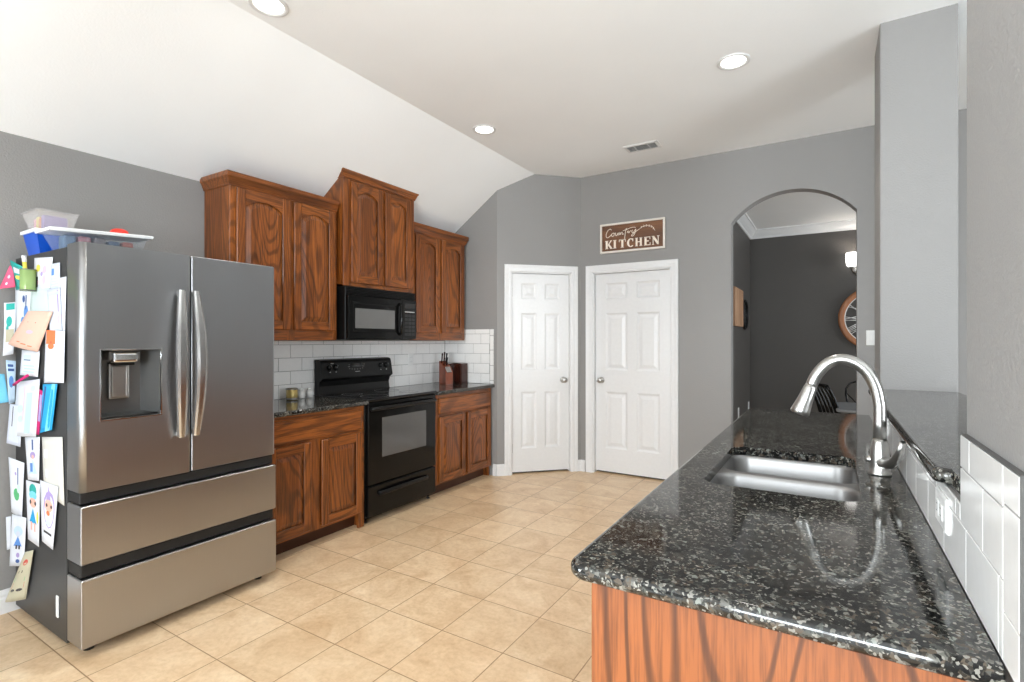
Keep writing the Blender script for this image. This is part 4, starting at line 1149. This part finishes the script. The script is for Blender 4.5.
# ================================================================= papers on the refrigerator side
PAPER_Y = FY0 + 0.003
PAL = {'w': srgb(220, 223, 230), 'c': srgb(212, 210, 202), 'peach': srgb(232, 190, 170), 'mint': srgb(204, 220, 218), 'sky': srgb(120, 204, 238), 'cyan': srgb(24, 156, 212),
       'teal': srgb(40, 170, 160), 'pink': srgb(226, 90, 126), 'mag': srgb(206, 30, 110), 'blue': srgb(90, 140, 210), 'dblue': srgb(60, 90, 150), 'green': srgb(90, 180, 120), 'lav': srgb(170, 150, 205),
       'org': srgb(232, 120, 70), 'skin': srgb(236, 180, 160), 'dark': srgb(60, 56, 60), 'yel': srgb(236, 220, 90), 'pblue': srgb(190, 214, 236), 'ppink': srgb(240, 190, 206), 'tan': srgb(190, 184, 158), 'red': srgb(196, 80, 70), 'pale': srgb(204, 210, 224)}
def pm(k): return plain('paper_' + k, PAL[k], 0.7)
import bisect
def unproj_y(px, py, yp):
    f, th, cy = 516.7, R(31.56), 340.6
    a = (px - 512) / f; z = (cy - py) / f
    x = math.cos(th) * a - math.sin(th); y = math.sin(th) * a + math.cos(th)
    t = yp / y
    return (t * x, t * z + EYE)
def paper(name, label, cat, quad, col, layer, marks=(), curl=0.0, bow=0.0, group='children\'s papers on the refrigerator side'):
    """quad: top-left, top-right, bottom-right, bottom-left, as seen from the kitchen; built on the fridge's side at its own depth"""
    yb = PAPER_Y - 0.0012 - 0.0016 * layer
    q = []; dy = []
    for px, py in quad:
        x, z = unproj_y(px, py, yb); k = 1.0
        if x < -3.455: k = -3.455 / x
        q.append((x * k, EYE + (z - EYE) * k)); dy.append(yb * (1 - k))
    NU, NV = 6, 8
    def P(u, v, off=0.0):
        x = (q[0][0] * (1 - u) + q[1][0] * u) * (1 - v) + (q[3][0] * (1 - u) + q[2][0] * u) * v
        z = (q[0][1] * (1 - u) + q[1][1] * u) * (1 - v) + (q[3][1] * (1 - u) + q[2][1] * u) * v
        y = yb - ((dy[0] * (1 - u) + dy[1] * u) * (1 - v) + (dy[3] * (1 - u) + dy[2] * u) * v) - curl * v * v - bow * math.sin(math.pi * u) * (0.3 + 0.7 * v) - off
        return (x + off * 0.7, y, z)
    b = MB()
    T = 0.0005
    G = [[[b.bm.verts.new(P(i / NU, j / NV, o_)) for i in range(NU + 1)] for j in range(NV + 1)] for o_ in (0, T)]
    m0 = b.mi(pm(col))
    for k in (0, 1):
        for j in range(NV):
            for i in range(NU):
                f = b.bm.faces.new((G[k][j][i], G[k][j][i + 1], G[k][j + 1][i + 1], G[k][j + 1][i])); f.material_index = m0; f.smooth = True
    edge = [(0, i) for i in range(NU)] + [(j, NU) for j in range(NV)] + [(NV, i) for i in range(NU, 0, -1)] + [(j, 0) for j in range(NV, 0, -1)]
    for (a, c), (d, e_) in zip(edge, edge[1:] + edge[:1]):
        f = b.bm.faces.new((G[0][a][c], G[0][d][e_], G[1][d][e_], G[1][a][c])); f.material_index = m0
    off = T + 0.0003
    for n_, mk in enumerate(marks):
        kind, u, v, ru, rv, ck = mk
        mi = b.mi(pm(ck)); off += 0.00004
        if kind == 'o':
            f = b.bm.faces.new([b.bm.verts.new(P(u + ru * math.cos(2 * math.pi * t / 12), v + rv * math.sin(2 * math.pi * t / 12), off)) for t in range(12)])
        elif kind == 'r':
            f = b.bm.faces.new([b.bm.verts.new(P(u + a * ru, v + c * rv, off)) for a, c in ((-1, -1), (1, -1), (1, 1), (-1, 1))])
        elif kind == 't':
            f = b.bm.faces.new([b.bm.verts.new(P(u + a * ru, v + c * rv, off)) for a, c in ((0, -1), (1, 1), (-1, 1))])
        f.material_index = mi
    return tag(b.build(name), label, cat, group)
def figure(u, v, s, hair, dress, skin='skin'):
    """a child's crayon figure: hair, face, dress, legs"""
    return [('o', u, v, 0.24 * s, 0.13 * s, hair), ('o', u, v + 0.05 * s, 0.16 * s, 0.09 * s, skin), ('o', u - 0.06 * s, v + 0.05 * s, 0.03 * s, 0.02 * s, 'dark'), ('o', u + 0.07 * s, v + 0.05 * s, 0.03 * s, 0.02 * s, 'dark'),
            ('t', u, v + 0.25 * s, 0.20 * s, 0.13 * s, dress), ('r', u - 0.08 * s, v + 0.42 * s, 0.03 * s, 0.06 * s, skin), ('r', u + 0.08 * s, v + 0.42 * s, 0.03 * s, 0.06 * s, skin)]
def text_lines(u0, v0, n, w, gap, col): return [('r', u0 + (0.02 if k % 2 else -0.02), v0 + k * gap, w, gap * 0.22, col) for k in range(n)]
Q = lambda x0, y0, x1, y1, dx=0, dy=0: [(x0, y0), (x1, y0 + dy), (x1 + dx, y1 + dy), (x0 + dx, y1)]
paper('drawing', 'white drawing of faint pastel flowers, topmost on the refrigerator side', 'drawing', [(34.5, 258), (53, 257), (50, 296), (33, 300)], 'w', 1,
      [('o', 0.25, 0.25, 0.12, 0.09, 'yel'), ('o', 0.6, 0.3, 0.12, 0.10, 'ppink'), ('o', 0.6, 0.55, 0.10, 0.12, 'ppink'), ('o', 0.45, 0.4, 0.07, 0.06, 'lav'), ('o', 0.2, 0.6, 0.10, 0.08, 'ppink'), ('o', 0.35, 0.75, 0.16, 0.1, 'pale')])
paper('note', 'narrow white printed note right of the pastel flower drawing', 'paper', [(51, 264), (60, 262.5), (60, 290), (50, 292)], 'pale', 2, [('r', 0.25, 0.3, 0.14, 0.12, 'blue')] + text_lines(0.5, 0.55, 4, 0.35, 0.1, 'pblue'))
paper('letter', 'tall white letter at the front upper edge of the refrigerator side', 'paper', [(59.5, 278), (66.5, 276.5), (65, 332), (55, 330)], 'w', 1, [('o', 0.45, 0.75, 0.2, 0.09, 'ppink')] + text_lines(0.5, 0.15, 4, 0.3, 0.06, 'pale'))
paper('drawing', 'white sheet with a large blue scribble left of the peach page', 'drawing', [(15, 286), (32, 288), (28, 348), (16, 344)], 'w', 1, [('o', 0.55, 0.2, 0.08, 0.06, 'dblue'), ('o', 0.72, 0.42, 0.14, 0.12, 'blue'), ('o', 0.55, 0.58, 0.16, 0.08, 'blue'), ('o', 0.25, 0.78, 0.2, 0.06, 'blue'), ('r', 0.7, 0.25, 0.03, 0.12, 'dblue')])
paper('worksheet', 'pale mint worksheet pinned above the peach page', 'paper', [(31, 289), (51, 288), (51, 322), (29, 322)], 'mint', 2)
paper('worksheet', 'white worksheet with pink print beside the peach page', 'paper', [(47, 290), (60, 287), (62, 331), (50, 334)], 'pale', 3, [('r', 0.8, 0.3, 0.05, 0.25, 'lav'), ('r', 0.5, 0.12, 0.35, 0.03, 'pblue'), ('o', 0.8, 0.72, 0.12, 0.1, 'ppink')])
paper('card', 'white-edged teal card hanging at the back edge of the refrigerator side', 'card', [(4, 303), (16, 302), (16, 354), (5.5, 356)], 'w', 3, [('r', 0.55, 0.08, 0.36, 0.06, 'teal'), ('o', 0.45, 0.36, 0.26, 0.10, 'teal'), ('o', 0.3, 0.5, 0.12, 0.08, 'teal'), ('r', 0.55, 0.63, 0.36, 0.12, 'tan')], curl=0.01)
paper('page', 'large peach coloured page curling off the refrigerator side', 'paper', [(28, 311), (53, 311.5), (38, 352), (8, 344)], 'peach', 6, [('r', 0.35, 0.85, 0.06, 0.012, 'org'), ('r', 0.55, 0.88, 0.08, 0.012, 'org'), ('r', 0.75, 0.9, 0.06, 0.012, 'org'), ('o', 0.55, 0.55, 0.12, 0.05, 'ppink'), ('o', 0.3, 0.3, 0.02, 0.012, 'red'), ('o', 0.6, 0.3, 0.02, 0.012, 'red')], curl=0.0, bow=0.012)
paper('drawing', 'white page with an orange patch at its top, below the peach page', 'drawing', [(46, 330), (65, 331), (64, 383), (44, 383)], 'w', 4, [('r', 0.28, 0.13, 0.24, 0.13, 'org'), ('o', 0.3, 0.3, 0.16, 0.06, 'org'), ('r', 0.3, 0.23, 0.03, 0.02, 'red'), ('r', 0.35, 0.5, 0.02, 0.12, 'pale'), ('r', 0.6, 0.6, 0.02, 0.2, 'pale')])
paper('note', 'small white note with pale marks under the peach page', 'paper', [(22, 350), (40, 351), (38, 377), (20, 375)], 'w', 3, [('r', 0.35, 0.3, 0.2, 0.12, 'mint'), ('r', 0.35, 0.38, 0.18, 0.02, 'dblue')] + text_lines(0.5, 0.6, 3, 0.3, 0.12, 'pblue'))
paper('card', 'pale blue printed card above the sky blue sheet', 'card', [(6, 360), (16, 361), (15, 402), (9, 404)], 'pblue', 2, [('r', 0.45, 0.12, 0.3, 0.03, 'dblue'), ('r', 0.5, 0.22, 0.35, 0.03, 'dblue'), ('o', 0.5, 0.5, 0.3, 0.14, 'blue')])
paper('sheet', 'plain sky blue sheet sticking out at the back edge of the refrigerator', 'paper', [(-2, 374), (4.5, 374), (9, 402), (-2, 404)], 'sky', 12, bow=0.01)
paper('drawing', 'white folded sheet with a pale blue bar in the middle of the papers', 'drawing', [(17, 382), (40, 379), (36, 437), (13, 436)], 'w', 6, [('r', 0.62, 0.58, 0.12, 0.36, 'pblue'), ('o', 0.25, 0.5, 0.14, 0.07, 'mint'), ('o', 0.3, 0.68, 0.12, 0.06, 'mint'), ('o', 0.75, 0.15, 0.1, 0.05, 'mint'), ('r', 0.4, 0.4, 0.01, 0.3, 'ppink')], bow=0.002)
paper('sheet', 'narrow magenta and violet sheet beside the bright cyan sheet', 'paper', [(39, 389), (43, 391), (39, 435), (35.5, 434)], 'mag', 5, [('r', 0.65, 0.4, 0.3, 0.3, 'lav')])
paper('sheet', 'bright cyan sheet curling away from the refrigerator side', 'paper', [(43, 384), (57.5, 384), (52, 430), (40, 434)], 'cyan', 5, [('r', 0.28, 0.5, 0.08, 0.45, 'dblue'), ('r', 0.8, 0.5, 0.1, 0.5, 'sky')], bow=0.015)
paper('sheet', 'white sheet peeking out left of the folded sheet', 'paper', [(10, 404), (22, 405), (20.5, 447), (6.5, 443)], 'pale', 3, [('r', 0.3, 0.3, 0.03, 0.25, 'dark')])
paper('drawing', 'white drawing of a blue dressed figure, above the aqua haired figure', 'drawing', [(25, 437), (40, 437), (39, 481), (28, 480)], 'w', 2, [('r', 0.5, 0.18, 0.05, 0.12, 'dblue'), ('o', 0.5, 0.42, 0.2, 0.08, 'lav'), ('o', 0.5, 0.46, 0.09, 0.05, 'skin'), ('t', 0.5, 0.68, 0.34, 0.16, 'pblue'), ('r', 0.38, 0.7, 0.1, 0.1, 'blue')])
paper('page', 'crinkled cream page near the front edge of the refrigerator side', 'paper', [(42, 437), (62.5, 437), (64.5, 506), (44, 490)], 'c', 1, text_lines(0.5, 0.3, 2, 0.4, 0.35, 'w'), bow=0.0015)
paper('drawing', 'white drawing with a green scribble at the back of the refrigerator side', 'drawing', [(8.5, 457), (24.5, 463), (22, 519), (11.5, 512)], 'w', 2, [('r', 0.6, 0.35, 0.03, 0.22, 'dblue'), ('o', 0.5, 0.62, 0.22, 0.11, 'green'), ('o', 0.45, 0.25, 0.06, 0.03, 'lav'), ('o', 0.65, 0.5, 0.12, 0.08, 'mint')])
paper('drawing', 'crayon drawing of a figure with aqua hair and an aqua dress', 'drawing', [(26, 480), (40, 484), (39, 547), (28, 539)], 'w', 3, [('o', 0.5, 0.14, 0.26, 0.11, 'teal'), ('o', 0.5, 0.22, 0.28, 0.07, 'sky'), ('o', 0.5, 0.34, 0.26, 0.08, 'skin'), ('o', 0.32, 0.34, 0.07, 0.035, 'dark'), ('o', 0.68, 0.34, 0.07, 0.035, 'dark'), ('t', 0.5, 0.55, 0.28, 0.12, 'cyan'), ('r', 0.36, 0.73, 0.06, 0.07, 'skin'), ('r', 0.64, 0.73, 0.06, 0.07, 'skin'), ('o', 0.85, 0.55, 0.08, 0.1, 'yel')])
paper('drawing', 'crayon drawing of a figure with pointed violet hair in an oval', 'drawing', [(40, 480), (58.5, 487), (53, 550), (42, 541)], 'w', 4, [('o', 0.55, 0.42, 0.36, 0.30, 'lav'), ('o', 0.55, 0.44, 0.30, 0.26, 'w'), ('t', 0.5, 0.19, 0.18, 0.15, 'lav'), ('o', 0.52, 0.36, 0.25, 0.10, 'skin'), ('o', 0.4, 0.36, 0.06, 0.03, 'dark'), ('o', 0.68, 0.36, 0.06, 0.03, 'dark'), ('t', 0.52, 0.57, 0.2, 0.1, 'mint'), ('o', 0.5, 0.48, 0.12, 0.04, 'org'), ('r', 0.5, 0.8, 0.3, 0.018, 'dark')])
paper('strip', 'plain white paper strip at the back lower edge of the refrigerator', 'paper', [(6, 517), (11, 516), (10.5, 549), (7, 550)], 'w', 1)
paper('drawing', 'white drawing of a small slate blue figure, above the floor worksheet', 'drawing', [(12, 514), (26.5, 518), (24, 566), (9.5, 566)], 'w', 3, [('o', 0.5, 0.3, 0.3, 0.10, 'pblue'), ('o', 0.5, 0.36, 0.16, 0.06, 'pale'), ('t', 0.5, 0.5, 0.28, 0.10, 'blue'), ('r', 0.42, 0.62, 0.06, 0.04, 'dark'), ('r', 0.62, 0.62, 0.06, 0.04, 'dark'), ('o', 0.55, 0.78, 0.12, 0.05, 'lav'), ('o', 0.55, 0.9, 0.14, 0.04, 'dblue')])
paper('worksheet', 'curled tan worksheet hanging lowest on the refrigerator side', 'paper', [(25, 552), (33.5, 550), (26, 599), (5, 602)], 'tan', 5, [('o', 0.6, 0.22, 0.18, 0.06, 'red'), ('r', 0.45, 0.4, 0.15, 0.025, 'dark'), ('r', 0.5, 0.56, 0.32, 0.04, 'green'), ('r', 0.5, 0.68, 0.34, 0.06, 'red'), ('o', 0.32, 0.77, 0.14, 0.03, 'dark'), ('o', 0.68, 0.77, 0.14, 0.03, 'dark')], bow=0.015)
paper('pennant', 'pink felt pennant sticking out at the back of the refrigerator', 'pennant', [(9.5, 266), (12.5, 265), (15.5, 287), (-1, 289)], 'pink', 10, [('o', 0.5, 0.5, 0.14, 0.08, 'ppink'), ('o', 0.4, 0.8, 0.08, 0.06, 'w')], group='pieces pinned at the back edge')
# small white magnet low near the front
qx, qz = unproj_y(57.5, 606, FY0)
b = MB(); b.box(qx - 0.013, qx + 0.013, PAPER_Y - 0.006, PAPER_Y - 0.0003, qz - 0.050, qz + 0.046, M_WPLAS, 0.003, 2)
tag(b.build('magnet'), 'white strip magnet low on the refrigerator side', 'magnet')
# magnetic pencil cup with a yellow marker, a green ribbon behind
M_CUP = clear('green_tint_cup', srgb(160, 190, 120), 0.75)
cx, z1 = unproj_y(25.7, 269, 0.862); _, z0 = unproj_y(25.7, 291, 0.862); r_ = 0.029
o = thing('pencil_cup', 'green magnetic pencil cup at the top of the refrigerator side', 'cup', (cx, PAPER_Y - r_ - 0.004, z0))
cyy = PAPER_Y - r_ - 0.004
b = MB(); b.lathe([(0.0, 0.0), (r_ * 0.95, 0.0), (r_, 0.004), (r_, z1 - z0), (r_ * 0.92, z1 - z0), (r_ * 0.90, 0.006), (0.0, 0.006)], (cx, cyy, z0), M_CUP, 24, cap0=False, cap1=False); b.build('cup', o)
b = MB(); b.lathe([(r_ * 1.02, 0.0), (r_ * 1.02, 0.006), (r_, 0.006)], (cx, cyy, z0), M_DGREY, 24, cap0=False, cap1=False); b.build('metal_band', o); b = MB(); b.lathe([(r_ * 1.01, z1 - z0 - 0.004), (r_ * 1.01, z1 - z0), (r_, z1 - z0)], (cx, cyy, z0), M_DGREY, 24, cap0=False, cap1=False); b.build('metal_band', o)
b = MB(); b.box(cx - 0.02, cx + 0.02, cyy + r_ * 0.9, PAPER_Y - 0.0004, z0 + 0.02, z0 + 0.07, M_BLACKM, 0.003, 1); b.build('magnet_pad', o)
M_YEL = plain('marker_yellow', PAL['yel'], 0.35)
o = thing('marker', 'yellow marker with a white cap standing in the pencil cup', 'marker', (cx - 0.015, cyy, z0 + 0.012))
b = MB(); b.tube([(cx - 0.015, cyy, z0 + 0.010), (cx - 0.008, cyy - 0.01, z0 + 0.135)], 0.008, M_YEL, 12); b.build('barrel', o)
b = MB(); b.tube([(cx - 0.008, cyy - 0.010, z0 + 0.1355), (cx - 0.0065, cyy - 0.0125, z0 + 0.165)], 0.009, M_WPLAS, 12); b.build('cap', o)
o_ = paper('ribbon_card', 'jade green card standing behind the pencil cup', 'card', [(10, 260), (33, 272), (35, 288), (16, 290)], 'teal', 4, [('r', 0.3, 0.3, 0.2, 0.1, 'w'), ('o', 0.25, 0.55, 0.14, 0.08, 'yel')], group='pieces pinned at the back edge')
xa, za = unproj_y(10.5, 385, 0.86); xb_, zb_ = unproj_y(27, 375.5, 0.87)
b = MB(); b.tube([(xa, 0.872, za), ((xa + xb_) / 2, 0.870, (za + zb_) / 2), (xb_, 0.872, zb_)], 0.006, pm('mag'), 10)
tag(b.build('pen'), 'slim magenta pen stuck slantwise among the papers', 'pen')

# ================================================================= dining room furnishings
o = thing('wall_clock', 'large wood-rimmed wall clock with white metal numerals beyond the arch', 'clock', (0.451, DYB, 1.606))
ccx, ccz, cr = 0.451, 1.606, 0.365
M_RIM = wood('clock_rim_wood', 2, srgb(176, 116, 74), srgb(148, 92, 56), srgb(90, 52, 30), 6, 3, 0.4, 0.5)
b = MB(); b.lathe([(cr, 0.0), (cr, -0.03), (cr - 0.01, -0.038), (cr - 0.055, -0.038), (cr - 0.062, -0.03), (cr - 0.062, 0.0)], (ccx, DYB - 0.004, ccz), M_RIM, 64, 1, cap0=False, cap1=False); b.build('rim', o)
b = MB()
for rr in (cr - 0.066, cr - 0.19):
    b.tube([(ccx + rr * math.cos(R(a)), DYB - 0.022, ccz + rr * math.sin(R(a))) for a in range(0, 361, 6)], 0.006, M_WPLAS, 6, cap=False)
b.build('inner_ring', o)
NUM = ['XII', 'I', 'II', 'III', 'IIII', 'V', 'VI', 'VII', 'VIII', 'IX', 'X', 'XI']
b = MB()
r0, r1 = cr - 0.19, cr - 0.066
for k, s_ in enumerate(NUM):
    a = R(90 - 30 * k); ur = Vector((math.cos(a), math.sin(a))); ut = Vector((math.sin(a), -math.cos(a)))
    wd = {'I': 0.016, 'V': 0.040, 'X': 0.040}
    tot = sum(wd[c] for c in s_); u = -tot / 2
    for c in s_:
        w = wd[c]; um = u + w / 2
        def pt(t, rr): q = ur * rr + ut * t; return (ccx + q.x, DYB - 0.022, ccz + q.y)
        segs = {'I': [((um, r0), (um, r1))], 'V': [((um - w * .35, r1), (um, r0)), ((um + w * .35, r1), (um, r0))], 'X': [((um - w * .35, r1), (um + w * .35, r0)), ((um + w * .35, r1), (um - w * .35, r0))]}[c]
        for p, q in segs: b.tube([pt(*p), pt(*q)], 0.0045, M_WPLAS, 6)
        u += w
b.build('numeral_ring', o)
for ang, ln in ((62, 0.17), (300, 0.25)):
    b = MB(); b.tube([(ccx, DYB - 0.030, ccz), (ccx + ln * math.cos(R(ang)), DYB - 0.030, ccz + ln * math.sin(R(ang)))], [0.007, 0.003], M_WPLAS, 8); b.build('clock_hand', o)
b = MB(); b.lathe([(0.02, -0.002), (0.02, -0.036), (0.0, -0.038)], (ccx, DYB, ccz), M_WPLAS, 16, 1, cap0=True); b.build('hub', o)

o = thing('wall_sconce', 'lit wall sconce with a frosted glass shade above the clock', 'wall lamp', (0.225, DYB, 2.2))
sx_, sy_ = 0.225, DYB - 0.12
b = MB(); b.lathe([(0.062, 0.215), (0.068, 0.20), (0.066, 0.11), (0.058, 0.07), (0.045, 0.055), (0.02, 0.05)], (sx_, sy_, 2.140), M_SHADE, 28, cap0=False, cap1=False); b.build('glass_shade', o)
b = MB(); b.lathe([(0.03, 0.048), (0.034, 0.035), (0.020, 0.02), (0.012, -0.01), (0.0, -0.03)], (sx_, sy_, 2.155), M_NICKEL, 20); b.tube([(sx_, sy_, 2.160), (sx_ + 0.02, sy_ + 0.06, 2.140), (sx_ + 0.06, DYB - 0.012, 2.16)], 0.008, M_NICKEL, 10); b.build('arm', o)
b = MB(); b.lathe([(0.055, -0.001), (0.055, -0.012), (0.03, -0.02)], (sx_ + 0.06, DYB, 2.16), M_NICKEL, 24, 1); b.build('wall_plate', o)
pl = bpy.data.lights.new('sconce_bulb', 'POINT'); pl.energy = 1.2; pl.color = (1.0, 0.92, 0.82); pl.shadow_soft_size = 0.03
po = bpy.data.objects.new('sconce_bulb', pl); po.location = (sx_, sy_, 2.33); C.objects.link(po)

M_LWOOD = wood('pale_wood_print', 2, srgb(206, 168, 136), srgb(190, 148, 114), srgb(150, 108, 78), 5, 2.5, 0.3, 0.6)
o = thing('wall_art', 'pale wooden plank picture on the dining wall just past the arch', 'picture', (DX, 6.05, 1.71))
b = MB(); b.box(DX + 0.001, DX + 0.030, 5.74, 6.30, 1.518, 1.898, M_LWOOD, 0.003, 1); b.build('board', o)
b = MB()
for a, c, za, zb in ((5.735, 6.305, 1.505, 1.52), (5.735, 6.305, 1.896, 1.908), (6.298, 6.308, 1.505, 1.908), (5.732, 5.742, 1.505, 1.908)): b.box(DX + 0.001, DX + 0.036, a, c, za, zb, M_LWOOD, 0.002, 1)
b.build('frame', o)
o = thing('oval_ornament', 'black oval ornament on the dining wall beyond the wooden picture', 'wall ornament', (DX, 6.62, 1.66))
b = MB()
el = lambda a, k=1.0: (DX + 0.015, 6.62 + 0.19 * k * math.cos(a), 1.655 + 0.165 * k * math.sin(a))
b.tube([el(R(t)) for t in range(0, 361, 10)], 0.014, M_BLACKM, 8, cap=False); b.build('rim', o)
M_GMIR = plain('dark_grey_mirror', srgb(90, 90, 90), 0.2, 0.7)
b = MB(); b.loft([[(DX + 0.001, *el(R(t))[1:]) for t in range(0, 360, 10)], [(DX + 0.010, *el(R(t), 0.97)[1:]) for t in range(0, 360, 10)]], M_GMIR); b.build('mirror', o)

# dining table and two black chairs
M_TABLE = plain('grey_table_top', srgb(136, 138, 140), 0.25)
o = thing('dining_table', 'grey topped dining table just beyond the arch', 'table', (0.50, 5.72, 0))
b = MB(); slab_edge(b, lambda i: rrect(0.05 + i, 1.35 - i, 5.30 + i, 5.98 - i, 0.08 - i, 6), 0.725, 0.752, M_TABLE, r=0.010); b.build('table_top', o)
for lx, ly in ((0.48, 5.40), (1.26, 5.40), (0.48, 5.90), (1.26, 5.90)):
    b = MB(); b.box(lx - 0.025, lx + 0.025, ly - 0.025, ly + 0.025, 0, 0.725, M_BLACKM, 0.003, 1); b.build('leg', o)
def chair_slats(label, loc, rz):
    o = thing('dining_chair', label, 'chair', loc, rz)
    # local: back at x = 0, seat toward +x
    for sy2 in (-0.19, 0.19):
        b = MB(); b.tube(bez((0.06, sy2, 0.0), (0.05, sy2, 0.30), (0.04, sy2, 0.45), (0.02, sy2, 0.55), 6) + bez((0.02, sy2, 0.55), (0.0, sy2, 0.70), (-0.05, sy2, 0.85), (-0.11, sy2, 0.94), 8)[1:], 0.015, M_BLACK, 10); b.build('rear_leg', o, local=True)
        b = MB(); b.tube([(0.42, sy2, 0.0), (0.41, sy2, 0.44)], [0.012, 0.017], M_BLACK, 10); b.build('front_leg', o, local=True)
    for k in range(4):
        yy = -0.12 + 0.08 * k
        b = MB(); b.tube(bez((0.03, yy, 0.47), (0.03, yy, 0.65), (-0.04, yy, 0.84), (-0.11, yy, 0.935), 10), 0.011, M_BLACK, 8, flat=(1, 1.3)); b.build('back_slat', o, local=True)
    b = MB(); b.tube([(-0.11, -0.19, 0.94), (-0.115, 0, 0.945), (-0.11, 0.19, 0.94)], 0.016, M_BLACK, 10); b.build('top_rail', o, local=True)
    b = MB(); b.box(0.02, 0.44, -0.21, 0.21, 0.44, 0.475, M_BLACK, 0.012, 3); b.build('seat', o, local=True)
chair_slats('black slat-back dining chair at the left end of the grey table', (0.005, 5.62, 0), R(24))
o = thing('dining_chair', 'black wire-frame chair on the far side of the grey table', 'chair', (0.37, 6.38, 0))
def ch(x, y, z): return (0.37 + x, 6.38 - y, z - 0.05)
b = MB(); b.tube([ch(-0.16, 0.02, 0.45), ch(-0.19, 0.0, 0.62), ch(-0.225, -0.01, 0.84), ch(-0.222, -0.015, 0.90), ch(-0.19, -0.02, 0.955), ch(-0.12, -0.02, 0.985), ch(0.0, -0.02, 0.992), ch(0.12, -0.02, 0.985), ch(0.19, -0.02, 0.955), ch(0.222, -0.015, 0.90), ch(0.225, -0.01, 0.84), ch(0.19, 0.0, 0.62), ch(0.16, 0.02, 0.45)], 0.009, M_BLACK, 10); b.build('back_frame', o)
b = MB()
for q in (-1, 1): b.tube([ch(q * 0.223, -0.01, 0.86), ch(q * 0.10, 0.0, 0.72), ch(q * -0.17, 0.02, 0.48)], 0.005, M_BLACK, 8)
b.build('cross_wire', o)
b = MB(); b.box(0.37 - 0.2, 0.37 + 0.2, 6.06, 6.37, 0.39, 0.42, M_BLACK, 0.012, 3); b.build('seat', o)
for q in (-1, 1):
    b = MB(); b.tube([ch(q * 0.17, 0.03, 0.44), ch(q * 0.19, -0.02, 0.05)], 0.010, M_BLACK, 10); b.build('leg', o)
    b = MB(); b.tube([ch(q * 0.17, 0.28, 0.44), ch(q * 0.18, 0.30, 0.05)], 0.010, M_BLACK, 10); b.build('leg', o)
